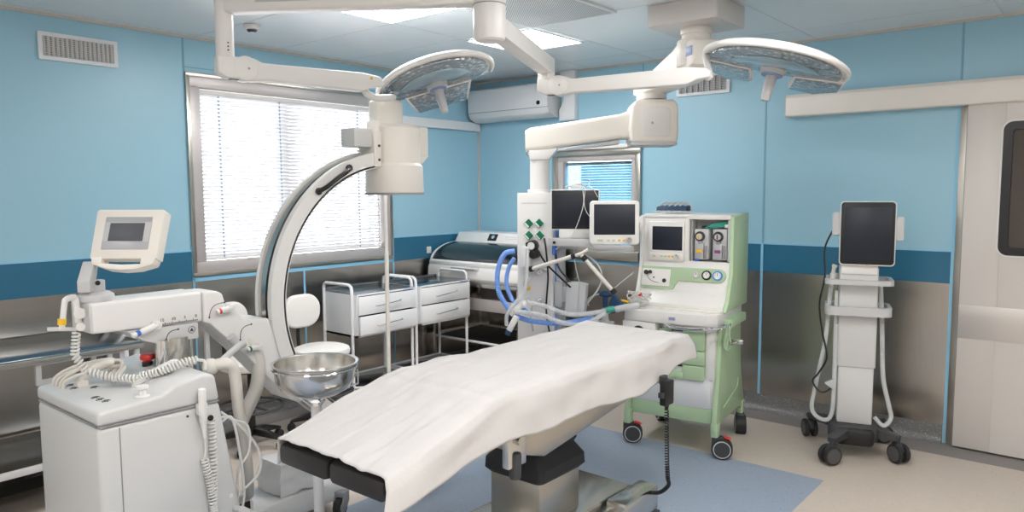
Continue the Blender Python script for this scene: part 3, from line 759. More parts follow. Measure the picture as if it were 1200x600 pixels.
# base with legs and castors
MB().prism([(1.0-cy,.055),(1.0-cy,.10),(1.9-cy,.175),(2.12-cy,.165),(2.25-cy,.12),(2.25-cy,.07)], 'x', -3.20-cx, -2.945-cx, .012).build('base_leg', 'greywhite', ca)
MB().prism([(1.46-cy,.17),(1.46-cy,.27),(1.66-cy,.27),(1.72-cy,.23),(1.72-cy,.16)], 'x', -3.10-cx, -2.93-cx, .01).build('brake_box', 'cream', ca)
MB().box(-2.932-cx, -2.927-cx, 1.48-cy, 1.70-cy, .185, .235, .001).build('brake_slot', 'black', ca)
def castor(parent, x, y, r, w=.022, rot=0, forkm='darkgrey', tyre='rubber', hub='grey', h=None):
    T = Matrix.Translation((x, y, 0)) @ Matrix.Rotation(R(rot),4,'Z'); h = h or r*2+.03
    o = MB().cyl((-w,-.02,r), (w,-.02,r), r, n=28, T=T, b=r*.14).build('wheel', tyre, parent)
    MB().cyl((-w-.003,-.02,r), (w+.003,-.02,r), r*.62, n=24, T=T, b=.002).build('wheel_hub', hub, o)
    f_ = MB(); 
    f_.prism([(-.035,r*.9),(.0,r*.9),(.022,r*1.6),(.02,h),(-.02,h),(-.045,r*1.5)], 'x', -w-.010, -w-.005, .001, T=T).prism([(-.035,r*.9),(.0,r*.9),(.022,r*1.6),(.02,h),(-.02,h),(-.045,r*1.5)], 'x', w+.005, w+.010, .001, T=T)
    f_.box(-w-.009, w+.009, -.03, .02, r*2+.004, h, .003, T=T)
    f_.build('fork', forkm, parent)
castor(ca, -2.93-cx-.0, 2.20-cy, .045, .018, 20, 'grey')
castor(ca, -3.20-cx, 2.20-cy, .045, .018, 20, 'grey')
castor(ca, -3.17-cx, 1.06-cy, .045, .018, 0, 'grey')
castor(ca, -2.70-cx, 1.06-cy, .045, .018, 0, 'grey')
# thick sleeved cables
k = MB().tube([L(-2.80,1.455,.90), L(-2.755,1.515,.915), L(-2.75,1.548,.87), L(-2.75,1.56,.72), L(-2.76,1.585,.58), L(-2.80,1.62,.40), L(-2.94,1.70,.262)], .024, 12, sm=6)
k.ball(L(-2.79,1.47,.905), .034)
k.build('cable_sleeve', 'creamcable', ca)
k = MB().tube([L(-2.78,1.50,.915), L(-2.82,1.60,.955), L(-2.865,1.66,.955)], .014, 10, sm=5).tube([L(-2.86,1.60,1.0), L(-2.86,1.62,.975)], .02, 10)
k.build('cable_joint', 'lightgrey', ca)
k = MB().tube([L(-2.93,1.70,.97), L(-2.92,1.74,.92), L(-2.92,1.76,.84), L(-2.92,1.745,.74), L(-2.92,1.70,.66), L(-2.93,1.66,.58)], .030, 12, sm=6)
k.build('cable_sleeve', 'creamcable', ca)
k = MB()
for d, (a_, b_) in enumerate(((1.56,.60),(1.60,.50),(1.53,.42))):
    k.tube([L(-2.70,1.455,.74-.02*d), L(-2.69,1.50,.70), L(-2.685,a_,b_+.06), L(-2.69,a_+.005,b_-.05), L(-2.70,1.52,b_-.12), L(-2.72,1.53,.30), L(-2.74,1.60,.185)], .0055, 7, sm=6)
k.tube([L(-2.585,1.50,.345), L(-2.57,1.54,.33), L(-2.62,1.62,.24), L(-2.72,1.72,.185)], .0055, 7, sm=6)
k.build('cable', 'cable', ca)
# monitor: neck, housing, screen
base = MB().lathe([(0,1.197),(.062,1.197),(.064,1.206),(.06,1.222),(.045,1.232),(0,1.234)], 32, T=Matrix.Translation(L(-2.97,1.125,0)))
base.prism(rrect(-.022,.022,-.03,.03,.012,3), 'z', 1.225, 1.275, .004, T=Matrix.Translation(L(-2.97,1.125,0)))
base.prism([(-.055,0),(.0,0),(.045,.05),(.075,.10),(.03,.11),(-.055,.045)], 'x', -.022, .022, .006, T=Matrix.Translation(L(-2.975,1.10,1.235)) @ Matrix.Rotation(R(55),4,'Z'))
base.build('monitor_neck', 'lightgrey', ca)
base = MB().cyl(L(-2.93,1.118,1.268), L(-2.925,1.116,1.268), .009, n=14).build('neck_screw', 'black', ca)
MT = facing(L(-2.901,1.215,1.428), 36, 21.5)
# outline: straight top, bowed bottom edge
def mon_outline(w_, h_, bow, r_):
    pts = rrect(-w_/2, w_/2, -h_/2, h_/2, r_, 4)
    return [(x, z-(bow*(1-(2*x/w_)**2) if z < 0 else 0)) for x, z in pts]
o_ = [(-.118,-.098),(-.06,-.116),(0,-.121),(.06,-.116),(.118,-.098),(.126,-.08),(.13,.115),(.122,.123),(-.122,.123),(-.13,.115),(-.126,-.08)]
o_ = [(x*1.03, z*.97) for x, z in o_]
hole = [(-.075,-.092),(.062,-.092),(.055,-.068),(-.075,-.068)]
mb = MB().prism([(p_[0], p_[1]) for p_ in o_ if p_[1] > -.09] , 'y', 0, .052, .005, T=MT)
mb.prism([(-.126,-.07),(-.082,-.07),(-.082,-.104),(-.118,-.098)], 'y', 0, .05, .003, T=MT).prism([(.07,-.07),(.126,-.07),(.118,-.098),(.07,-.107)], 'y', 0, .05, .003, T=MT)
mb.prism([(-.118,-.098),(-.06,-.116),(0,-.121),(.06,-.116),(.118,-.098),(.10,-.096),(0,-.100),(-.10,-.094)], 'y', 0, .05, .002, T=MT)
mb.build('monitor_housing', 'cream', ca)
mb = MB().box(-.092, .092, -.003, .004, -.042, .088, .003, T=MT); mb.build('screen_bezel', 'screensilver', ca)
MB().box(-.090, .090, -.005, .002, -.012, .066, .001, T=MT).build('screen_border', 'lightgrey', ca)
MB().box(-.068, .068, -.0062, .002, -.010, .062, .001, T=MT).build('screen', 'screengrey', ca)
# push handle at the front of the beam and the grab bar
k = MB().tube([L(-2.96,1.055,1.125), L(-2.96,1.05,1.205), L(-2.955,1.04,1.22), L(-2.925,1.005,1.218), L(-2.92,.998,1.20), L(-2.92,.985,1.115)], .0125, 10, sm=5, flat=.8)
k.build('push_handle', 'white', ca)
MB().cyl(L(-2.92,.9885,1.152), L(-2.92,.986,1.130), .0140, n=16).build('handle_band', 'yellow', ca)
MB().tube([L(-3.02,1.07,1.09), L(-3.05,.98,1.10)], .008, 8).cyl(L(-2.96,1.062,1.16), L(-2.94,1.055,1.16), .02, n=16).cyl(L(-2.96,1.062,1.11), L(-2.94,1.055,1.11), .016, n=16).build('handle_mount', 'white', ca)

bg_ = bmesh.new(); bmesh.ops.create_cube(bg_, size=1); bmesh.ops.subdivide_edges(bg_, edges=bg_.edges[:], cuts=9, use_grid_fill=True)
for v in bg_.verts:
    q = v.co.copy(); q.x *= .20*(1-.25*max(0, q.z)); q.y *= .20*(1-.25*max(0, q.z)); q.z *= .15
    n_ = noise.noise(v.co*4+Vector((3,1,2)))*.014+noise.noise(v.co*9)*.006
    v.co = q+v.normal*n_; v.co.z = max(v.co.z, -.073)
pb = MB().add(bg_).build('plastic_bag', 'bag', None, 60, (-3.06, 1.975, .252))
tag(pb, 'translucent white plastic bag resting on the base of the X-ray machine', 'plastic bag')

# ------------------------------------------------------------------ anaesthesia machine
am = thing('anaesthesia_machine', 'white and pale green anaesthesia machine on castors with two vaporizers', 'anaesthesia machine', (-2.09, 4.057, 0), 8)
# side panels (green), flaring to the feet
for sx in (-1, 1):
    a, b_ = (.262, .292) if sx > 0 else (-.292, -.262)
    MB().prism([(-.05,.17),(-.035,.30),(.02,.56),(.045,.80),(.47,.80),(.475,.62),(.51,.42),(.585,.24),(.585,.17),(.54,.165),(.48,.20),(.06,.20),(.0,.165)], 'x', a, b_, .006).build('side_panel', 'green', am)
    x_ = .277*sx
    MB().prism(rrect(x_-.022, x_+.022, -.045,.02,.012,3), 'z', .135, .22, .006).build('leg_foot', 'green', am)
    MB().prism(rrect(x_-.022, x_+.022, .53,.59,.012,3), 'z', .135, .22, .006).build('leg_foot', 'green', am)
k = MB().tube([(.294,.10,.285),(.294,.40,.345),(.294,.42,.375),(.294,.42,.40)], .004, 6); k.build('panel_groove', 'green', am)
MB().box(-.262,.262,.0,.48,.29,.80,.004).build('body', 'white', am)
MB().box(-.262,.262,-.004,.50,.20,.29,.006).build('base_bar', 'green', am)
MB().prism([(-.004,.29),(-.02,.47),(0,.47),(.0,.29)], 'x', -.262, .235, .002).build('lower_panel', 'coolwhite', am)
# drawers
for k_, (z0_, z1_) in enumerate(((.645,.765),(.555,.640),(.462,.550))):
    d = MB()
    d.box(-.075,.0,-.035,.0,z0_,z1_,.006).box(.075,.208,-.035,.0,z0_,z1_,.006).box(-.005,.08,-.035,.0,z0_,z0_+.04,.004)
    d = d.build('drawer', 'green', am)
    MB().box(-.003,.078,-.012,.0,z0_+.04,z1_-.004,.002).build('drawer_recess', 'white', d)
    MB().box(-.003,.078,-.016,-.011,z1_-.016,z1_-.006,.001).build('drawer_slot', 'black', d)
MB().box(.21,.262,-.01,.0,.47,.80,.003).build('corner_panel', 'white', am)
# worktop with absorber block at the left
MB().prism([(-.292,-.06),(-.285,-.07),(-.06,-.085),(.10,-.095),(.23,-.08),(.285,-.03),(.30,.05),(.30,.45),(-.292,.45)], 'z', .80, .872, .012, seg=3).build('worktop', 'white', am)
MB().prism([(-.286,.02),(-.286,.40),(.28,.40),(.28,.02)], 'z', .872, .878, .003).build('worktop_tray', 'cream', am)
MB().box(-.300,-.08,-.075,.02,.46,.80,.012).build('absorber_block', 'white', am)
MB().cyl((-.19,-.074,.735),(-.19,-.082,.735),.038,n=28).build('absorber_knob', 'black', am)
MB().box(.005,.05,-.094,-.09,.825,.848,.004).build('badge', 'lightgrey', am)
MB().box(.010,.045,-.0945,-.0935,.829,.844,.001).build('badge_field', 'labelblue', am)
b = MB()
for x, z in ((-.045,.815),(-.042,.775)): b.cyl((x,-.079,z),(x,-.083,z),.005,n=10)
b.build('screw', 'darkgrey', am)
MB().tube([(.0,-.09,.80),(.0,-.118,.795),(.06,-.128,.79),(.16,-.125,.79),(.25,-.105,.795),(.315,-.045,.80),(.332,.03,.805),(.325,.10,.808)], .0105, 10, sm=6).build('hand_rail', 'chrome', am)
MB().prism(rrect(.29,.345,.06,.40,.02,3), 'z', .785, .835, .01).build('side_bumper', 'green', am)
MB().tube([(.34,.03,.79),(.345,.02,.72),(.355,-.01,.70),(.39,.0,.715),(.40,.10,.71)], .006, 7, sm=5).box(.345,.42,.02,.028,.70,.725,.002).build('side_hook', 'steel', am)
k = MB()
for dx in (0,.012,-.008): k.tube([(.33+dx,.0,.81),(.338+dx,-.012,.77),(.325+dx,-.01,.70),(.335,.0,.66),(.345-dx,.01,.70),(.335+dx,.02,.80)], .004, 6, sm=5)
k.build('green_cord', 'green', am)
# upper cabinet
UB = .18
up_ = MB()
up_.box(-.262,.292,UB+.13,UB+.36,.872,1.452,.01)
up_.prism([(-.262,1.42),(.292,1.42),(.292,1.452),(-.262,1.452)], 'y', UB, UB+.20, .006)
up_.prism([(-.262,1.135),(.292,1.135),(.292,1.16),(-.262,1.16)], 'y', UB, UB+.20, .004)
up_.box(-.262,.035,UB,UB+.20,1.15,1.44,.006)
up_.prism([(UB-.13,.876),(UB-.13,.905),(UB-.04,.965),(UB,1.15),(UB+.20,1.15),(UB+.20,.876)], 'x', -.262, .292, .006)
up_.build('upper_cabinet', 'white', am)
MB().prism([(UB-.16,.876),(UB-.10,.93),(UB-.02,1.10),(UB-.015,1.44),(UB+.33,1.46),(UB+.33,.876)], 'x', .292, .318, .008).build('upper_side', 'green', am)
MB().prism([(UB+.05,.93),(UB+.08,1.40),(UB+.27,1.41),(UB+.28,.94)], 'x', .3165, .320, .001).build('side_inset', 'green', am)
MB().prism([(UB-.16,.876),(UB-.10,.93),(UB-.02,1.10),(UB-.015,1.44),(UB+.10,1.45),(UB+.10,.876)], 'x', -.285, -.262, .008).build('upper_side', 'white', am)
# screen unit
MB().box(-.225,.01,UB-.016,UB+.01,1.155,1.405,.008).build('screen_unit', 'white', am)
MB().box(-.198,-.002,UB-.019,UB-.010,1.225,1.375,.002).build('screen', 'screen', am)
MB().box(-.215,-.0,UB-.0175,UB-.010,1.165,1.208,.003).build('key_strip', 'cream', am)
for x, m_ in ((-.185,'green'),(-.135,'green'),(-.11,'green'),(-.085,'yellow'),(-.062,'yellow')):
    MB().box(x-.008,x+.008,UB-.020,UB-.015,1.181,1.191,.002).build('key', m_, am)
MB().lathe([(0,.03),(.011,.03),(.015,.022),(.016,.0),(0,0)], 24, T=Matrix.Translation((-.035,UB-.017,1.186)) @ Matrix.Rotation(R(90),4,'X')).build('dial', 'chrome', am)
# vaporizer bay
MB().box(.05,.276,UB+.125,UB+.131,1.165,1.415).box(.048,.052,UB+.01,UB+.13,1.165,1.415).box(.276,.292,UB+.0,UB+.13,1.165,1.418,.002).build('bay_lining', 'lightgrey', am)
def vaporizer(x, mcol, lab):
    v = MB().box(x-.045,x+.045,UB+.02,UB+.11,1.172,1.362,.008).build('vaporizer', 'lightgrey', am)
    MB().box(x-.038,x+.018,UB+.008,UB+.03,1.172,1.275,.006).build('front_block', 'screensilver', v)
    MB().cyl((x-.008,UB+.024,1.315),(x-.008,UB+.004,1.318),.031,n=28,b=.004).build('dial_ring', 'black', v)
    MB().cyl((x-.008,UB+.006,1.315),(x-.008,UB-.006,1.315),.019,n=24,b=.002).build('dial_cap', 'lightgrey', v)
    MB().box(x-.014,x-.004,UB-.0075,UB-.004,1.300,1.330,.001).build('dial_mark', mcol, v)
    MB().lathe([(0,.0),(.016,.0),(.013,.02),(0,.022)], 20, T=Matrix.Translation((x-.005,UB+.018,1.27))).build('filler_cap', 'grey', v)
    MB().box(x-.028,x+.010,UB+.006,UB+.0085,1.215,1.234,.001).build('label', mcol, v)
    MB().box(x+.024,x+.036,UB+.006,UB+.03,1.18,1.26,.003).build('sight_glass', 'grey', v)
vaporizer(.108,'yellow',0); vaporizer(.222,'purple',1)
MB().box(.07,.10,UB+.005,UB+.02,1.164,1.176,.002).build('drain', 'blue', am)
k = MB()
for q in range(4): k.tube([(.115,UB+.07,1.352+.004*q),(.16,UB+.05-.006*q,1.366+.005*q),(.21,UB+.045,1.378+.007*q),(.272,UB+.04,1.384+.006*q)], .0065, 8, sm=5)
k.build('teal_tubing', 'teal', am)
MB().box(.25,.274,UB+.02,UB+.05,1.372,1.392,.003).build('tubing_clip', 'white', am)
MB().box(.095,.12,UB+.06,UB+.10,1.35,1.38,.003).build('bay_plug', 'black', am)
# control strip: slanted plane below the bay
ST = Matrix.Translation((0, UB-.022, 1.065)) @ Matrix.Rotation(math.atan2(.04,.185),4,'X').inverted()
st = [(-.262,-.085),(-.262,.055),(.235,.055)]+[(.235+.042*sin(R(q)), .013+.042*cos(R(q))) for q in (20,45,70,90,110,135,160)]+[(.235,-.029),(-.02,-.029),(-.05,-.085)]
MB().prism(st, 'y', -.010, .012, .003, T=ST).build('control_strip', 'green', am)
MB().box(-.255,-.07,-.018,.0,-.07,.038,.004,T=ST).build('flow_module', 'white', am)
MB().cyl((-.105,-.018,-.035),(-.105,-.022,-.035),.013,n=20,T=ST).build('flow_knob', 'black', am)
k = MB().cyl((-.225,-.018,.012),(-.225,-.035,.012),.014,n=16,T=ST).cyl((-.20,-.018,.016),(-.20,-.03,.016),.011,n=16,T=ST).cyl((-.175,-.018,-.018),(-.175,-.022,-.018),.005,n=10,T=ST)
k.build('flow_knob', 'black', am)
k = MB().tube([(-.22,-.022,-.0),(-.2,-.026,-.03),(-.17,-.024,-.045),(-.14,-.022,-.05)], .002, 5, T=ST, sm=4); k.build('flow_line', 'grey', am)
for x, ro, mo in ((.095,.022,'lightgrey'),(.160,.030,'black'),(.228,.031,'gaugeblue')):
    g_ = MB().cyl((x,-.010,.013),(x,-.020,.013),ro,n=30,T=ST,b=.003).build('gauge', mo, am)
    MB().cyl((x,-.020,.013),(x,-.0215,.013),ro*.68,n=28,T=ST).build('gauge_face', 'white', g_)
    n_ = MB().box(x-.0012,x+.0012,-.0232,-.0215,.010,.013+ro*.55,T=ST)
    for q in range(7):
        a = R(-120+40*q); n_.box(x+ro*.5*sin(a)-.001,x+ro*.5*sin(a)+.001,-.0225,-.0215,.013+ro*.5*cos(a)-.002,.013+ro*.5*cos(a)+.002,T=ST)
    n_.build('gauge_needle', 'darkgrey', g_)
# castors: front with red brake levers
for x, y, ro, front in ((-.285,-.0,112,1),(.285,-.0,106,1),(.277,.56,20,0),(-.277,.56,40,0)):
    T = Matrix.Translation((x,y,0)) @ Matrix.Rotation(R(ro),4,'Z')
    cs = MB()
    cs.prism([(-.05,.105),(-.035,.135),(.03,.135),(.03,.06),(-.01,.055)], 'x', -.026, .026, .006, T=T)
    cs.cyl((0,.01,.10),(0,.01,.15),.016,n=16,T=T)
    cs = cs.build('castor', 'darkgrey', am)
    MB().cyl((-.034,-.03,.0625),(.034,-.03,.0625),.0622,n=36,T=T,b=.007).build('wheel', 'rubber', cs)
    MB().lathe([(.046,-.0365),(.052,-.0365),(.052,.0365),(.046,.0365)], 36, T=T @ Matrix.Translation((0,-.03,.0625)) @ Matrix.Rotation(R(90),4,'Y')).build('wheel_rim', 'lightgrey', cs)
    MB().cyl((-.036,-.03,.0625),(.036,-.03,.0625),.045,n=30,T=T).build('wheel_hub', 'darkgrey', cs)
    if front: MB().prism([(-.085,.118),(-.078,.128),(-.04,.140),(-.04,.128)], 'x', -.014, .014, .003, T=T).build('brake_lever', 'red', cs)
# second monitor on a bracket arm at the left side
MB().box(-.33,-.27,UB+.06,UB+.11,1.36,1.41,.01).cyl((-.33,UB+.085,1.34),(-.33,UB+.085,1.43),.022,n=18,b=.004).tube([(-.33,UB+.08,1.385),(-.31,-.0,1.385),(-.30,-.17,1.40)], .018, 10).box(-.335,-.265,-.185,-.165,1.36,1.45,.006).build('monitor_bracket', 'cream', am)
MTm = facing((-.29, -.225, 1.410), 26, 4)
mo = MB().prism(rrect(-.148,.148,-.132,.132,.022,5), 'y', 0, .05, .008, T=MTm, seg=3).build('side_monitor', 'white', am)
MB().box(-.122,.122,-.003,.004,-.072,.110,.002,T=MTm).build('screen', 'screen', mo)
for x, w_, m_ in ((-.085,.034,'green'),(-.035,.016,'green'),(-.005,.016,'green'),(.03,.014,'yellow'),(.056,.014,'yellow')):
    MB().box(x-w_/2,x+w_/2,-.004,.002,-.112,-.100,.002,T=MTm).build('key', m_, mo)
MB().lathe([(0,.026),(.013,.026),(.017,.018),(.018,.0),(0,0)], 24, T=MTm @ Matrix.Translation((.088,0,-.105)) @ Matrix.Rotation(R(90),4,'X')).build('dial', 'chrome', mo)

# cuff and leads lying on top of the machine
cf = thing('pressure_cuff', 'navy blood pressure cuff with coiled leads on top of the anaesthesia machine', 'pressure cuff', (-2.25, 4.29, 1.462), 8)
MB().prism([(-.10,.0),(.02,.0),(.03,.022),(.01,.044),(-.09,.036)], 'x', -.07, .13, .006, T=Matrix.Translation((.0,.06,.0))).build('cuff', 'navy', cf)
k = MB()
random.seed(3)
for q in range(5):
    x = -.03+.034*q; k.tube([(x-.05,-.02,.005),(x-.03,.0,.04),(x,.03,.062),(x+.03,.03,.05),(x+.04,.0,.005),(x+.01,-.04,.005),(x-.03,-.035,.007)], .0048, 6, sm=5, closed=False)
k.tube([(-.10,-.03,.005),(-.02,-.05,.006),(.08,-.04,.006),(.17,-.03,.006)], .004, 6, sm=5)
k.build('lead', 'lightgrey', cf)
# bundle of leads on the worktop
ld = thing('cable_bundle', 'tangled bundle of white monitoring leads on the left of the machine worktop', 'cables', (-2.291, 4.006, .881), 8)
random.seed(11); k = MB()
for q in range(11):
    a0_ = random.uniform(0, 6.3); r_ = random.uniform(.035,.075); P = []
    for j in range(7):
        a = a0_+j*1.0; P.append((r_*cos(a)+random.uniform(-.012,.012), r_*.42*sin(a), .006+abs(.078*sin(j*.5+q*.6))+random.uniform(0,.01)))
    k.tube(P, .0036, 6, sm=5)
k.tube([(.0,.02,.05),(-.045,.088,.13),(-.055,.14,.25),(-.055,.165,.36),(-.05,.17,.50)], .0045, 6, sm=5)
k.build('lead', 'cable', ld)
MB().cyl((.01,-.03,.075),(.025,-.035,.09),.007,n=12).build('red_clip', 'red', ld)

# ------------------------------------------------------------------ ceiling pendant
PX, PY = -1.885, 3.89
cp = thing('ceiling_pendant', 'cream medical supply pendant hanging from the ceiling with gas outlet column', 'ceiling pendant', (PX, PY, H))
def G(x, y, z): return (x-PX, y-PY, z-H)
MB().prism(rrect(-.205,.205,-.19,.19,.02,3), 'z', -.118, -.0015, .006).build('ceiling_box', 'doorwhite', cp)
MB().cyl((0,0,-.155),(0,0,-.11),.085,n=36,b=.004).cyl((0,0,-.20),(0,0,-.15),.078,n=36).build('neck', 'cream', cp)
JX, JY = -2.36, 4.25        # swivel joint over the motor block
d = Vector((JX-PX, JY-PY, 0)); Ln = d.length; an = math.atan2(d.y, d.x)
TA = Matrix.Translation((0,0,-H)) @ Matrix.Rotation(an,4,'Z')
def Ta(z=0): return Matrix.Rotation(an,4,'Z')
ua = MB().prism([(-.13,-.20),(.08,-.20),(.13,-.22),(Ln+.02,-.335),(Ln+.10,-.345),(Ln+.10,-.405),(.10,-.40),(-.13,-.335)], 'y', -.085, .085, .012, T=Ta(), seg=3)
ua.cyl((0,0,-.33),(0,0,-.185),.105,n=32,b=.01)
ua.build('upper_arm', 'cream', cp)
MB().box(-.125,.05,.0855,.089,-.285,-.235,.001,T=Ta()).build('arm_label', 'labelblue', cp)
MB().cyl(G(JX,JY,2.175),G(JX,JY,2.225),.095,n=36,b=.004).build('swivel_ring', 'white', cp)
CAX, CAY = -2.95, 3.85
d2 = Vector((CAX-JX, CAY-JY, 0)); L2 = d2.length; a2 = math.atan2(d2.y, d2.x)
TM_ = Matrix.Translation(G(JX,JY,0)) @ Matrix.Rotation(R(38),4,'Z')
MB().prism([(-.145,1.90),(.145,1.90),(.152,1.96),(.15,2.12),(.125,2.165),(-.11,2.165),(-.14,2.13),(-.155,1.99)], 'y', -.14, .14, .022, T=TM_, seg=4).build('brake_block', 'cream', cp)
MB().prism(rrect(-.085,.098,1.935,2.115,.03,4), 'y', -.145, -.138, .003, T=TM_).build('block_cover', 'white', cp)
MB().box(-.14,.145,-.13,.13,1.882,1.903,.006,T=TM_).build('block_base', 'lightgrey', cp)
MB().cyl((-.015,-.146,2.02),(-.015,-.149,2.02),.006,n=12,T=TM_).build('cap_screw', 'chrome', cp)
T2 = Matrix.Translation(G(JX,JY,0)) @ Matrix.Rotation(a2,4,'Z')
la = MB().loft([[(.10,y,2.02+z) for y, z in rrect(-.085,.085,-.09,.10,.03,4)], [(.20,y,2.00+z) for y, z in rrect(-.08,.08,-.07,.085,.03,4)], [(L2+.06,y,1.93+z) for y, z in rrect(-.078,.078,-.075,.075,.03,4)], [(L2+.09,y,1.925+z) for y, z in rrect(-.07,.07,-.07,.065,.03,4)]], T=T2)
la.build('lower_arm', 'cream', cp, 40)
MB().prism([(.20,1.925),(L2-.17,1.872),(L2-.17,1.862),(.20,1.90)], 'y', -.05, .05, .004, T=T2).build('arm_underside', 'lightgrey', cp)
MB().prism([(L2-.12,1.875),(L2+.07,1.86),(L2+.06,1.80),(L2-.06,1.80)], 'y', -.075, .075, .008, T=T2).build('column_head', 'white', cp)
k = MB().tube([(L2+.075,.02,1.86),(L2+.085,.02,1.845),(L2+.075,.02,1.83),(L2+.06,.02,1.84)], .004, 6, T=T2, sm=4); k.build('cable_hook', 'steel', cp)
MB().cyl(G(CAX,CAY,1.60),G(CAX,CAY,1.82),.064,n=36).cyl(G(CAX,CAY,1.588),G(CAX,CAY,1.612),.08,n=36,b=.004).build('drop_tube', 'white', cp)
TH = Matrix.Translation(G(CAX,CAY,0)) @ Matrix.Rotation(R(20),4,'Z')
MB().prism(rrect(-.12,.125,-.12,.12,.015,3), 'z', .60, 1.59, .006, T=TH).build('service_column', 'white', cp)
MB().box(.1255,.128,-.08,.10,.62,1.50,.001,T=TH).build('blue_trim', 'hoseblue', cp)
MB().box(-.085,.085,-.1225,-.119,1.522,1.526,T=TH).build('panel_seam', 'lightgrey', cp)
for x, z in ((-.036,1.393),(.035,1.395),(-.036,1.316),(.038,1.317)):
    T = TH @ Matrix.Translation((x,-.119,z)) @ Matrix.Rotation(R(45),4,'Y')
    v = MB().box(-.022,.022,-.016,0,-.022,.022,.003,T=T).build('gas_outlet', 'greendark', cp)
    MB().box(-.019,.019,-.018,-.015,-.019,-.009,.001,T=T).build('outlet_label', 'white', v)
def outlet(x, z, m1, r_=.02):
    v = MB().cyl((x,-.119,z),(x,-.14,z),r_,n=24,T=TH,b=.003).build('gas_connector', m1, cp)
    MB().cyl((x,-.139,z),(x,-.165,z),r_*.6,n=20,T=TH,b=.002).build('connector_nut', 'chrome', v)
outlet(.038,1.086,'chrome'); outlet(-.043,.978,'yellow',.018); outlet(.038,.898,'chrome'); outlet(-.04,.90,'chrome',.012)
k = MB().prism(rrect(-.075,-.01,1.12,1.25,.015,3), 'y', -.20, -.118, .01, T=TH); k.build('suction_unit', 'white', cp)
k = MB().cyl((.0,-.12,1.255),(.0,-.19,1.255),.034,n=24,T=TH,b=.004).cyl((.015,-.12,1.20),(.015,-.20,1.20),.028,n=24,T=TH,b=.004).box(-.05,.02,-.16,-.12,1.235,1.275,.008,T=TH); k.build('suction_gauge', 'black', cp)
MB().cyl((.0,-.19,1.255),(.0,-.193,1.255),.024,n=24,T=TH).build('gauge_face', 'white', cp)
k = MB().tube([(-.05,-.16,1.12),(-.055,-.165,1.08),(-.045,-.17,1.05),(-.06,-.15,1.0)], .009, 8, T=TH, sm=5).tube([(.0,-.165,1.08),(-.015,-.18,1.03),(-.03,-.17,.99)], .006, 8, T=TH, sm=5).tube([(.03,-.165,.89),(.0,-.18,.86),(-.005,-.17,.78),(.0,-.15,.70)], .006, 8, T=TH, sm=5)
k.build('gas_tube', 'lightgrey', cp)
k = MB().tube([(.03,-.17,1.24),(.10,-.20,1.15),(.20,-.21,1.06),(.26,-.19,1.0)], .006, 7, T=TH, sm=6).tube([(.07,-.13,1.30),(.09,-.15,1.20),(.10,-.15,1.05),(.085,-.14,.85),(.11,-.15,.70),(.14,-.15,.64)], .006, 7, T=TH, sm=6)
k.tube([(.145,-.14,1.22),(.17,-.15,1.12),(.24,-.16,1.04),(.28,-.16,1.0)], .006, 7, T=TH, sm=6)
k.build('black_cable', 'black', cp)
MB().cyl((.142,-.135,1.28),(.142,-.16,1.20),.018,.012,n=16,T=TH).build('blue_plug', 'blue', cp)
# shelf with rail, bracket and small boxes
MB().box(.13,.42,-.24,.10,1.285,1.305,.004,T=TH).box(.13,.42,-.246,-.24,1.262,1.31,.002,T=TH).build('shelf', 'lightgrey', cp)
MB().box(.14,.40,-.05,.08,1.305,1.335,.004,T=TH).build('shelf_tray', 'white', cp)
MB().cyl((.17,-.246,1.283),(.17,-.252,1.283),.009,n=14,T=TH).build('shelf_screw', 'black', cp)
MB().prism([(.128,1.285),(.34,1.285),(.30,1.25),(.16,1.22),(.16,.66),(.128,.66)], 'y', -.06, .06, .004, T=TH).build('bracket_post', 'lightgrey', cp)
MB().box(.13,.185,-.11,-.07,.86,1.02,.004,T=TH).box(.185,.25,-.115,-.075,.89,.99,.004,T=TH).build('rail_clamp', 'lightgrey', cp)
k = MB().prism([(.22,.82),(.30,.82),(.315,1.03),(.235,1.03)], 'y', -.19, -.11, .006, T=TH).prism([(.30,.84),(.345,.84),(.36,1.02),(.315,1.03)], 'y', -.185, -.12, .006, T=TH); k.build('power_box', 'lightgrey', cp)
# articulated support arm for the breathing tubes
k = MB().tube([(-.04,-.15,1.09),(-.02,-.20,1.10)], .012, 8, T=TH).tube([(-.02,-.20,1.10),(.33,-.31,1.215)], .0125, 12, T=TH).tube([(.36,-.31,1.215),(.55,-.26,.99)], .0125, 12, T=TH).tube([(.33,-.31,1.215),(.36,-.31,1.225),(.40,-.31,1.25)], .01, 10, T=TH)
k.build('support_arm', 'cream', cp)
for a_, b_ in (((.0,-.206,1.107),(.02,-.212,1.113)),((.30,-.30,1.205),(.325,-.308,1.213)),((.365,-.309,1.208),(.385,-.304,1.185)),((.535,-.264,1.008),(.555,-.259,.985))): MB().cyl(a_, b_, .018, n=16, T=TH).build('arm_joint', 'black', cp)

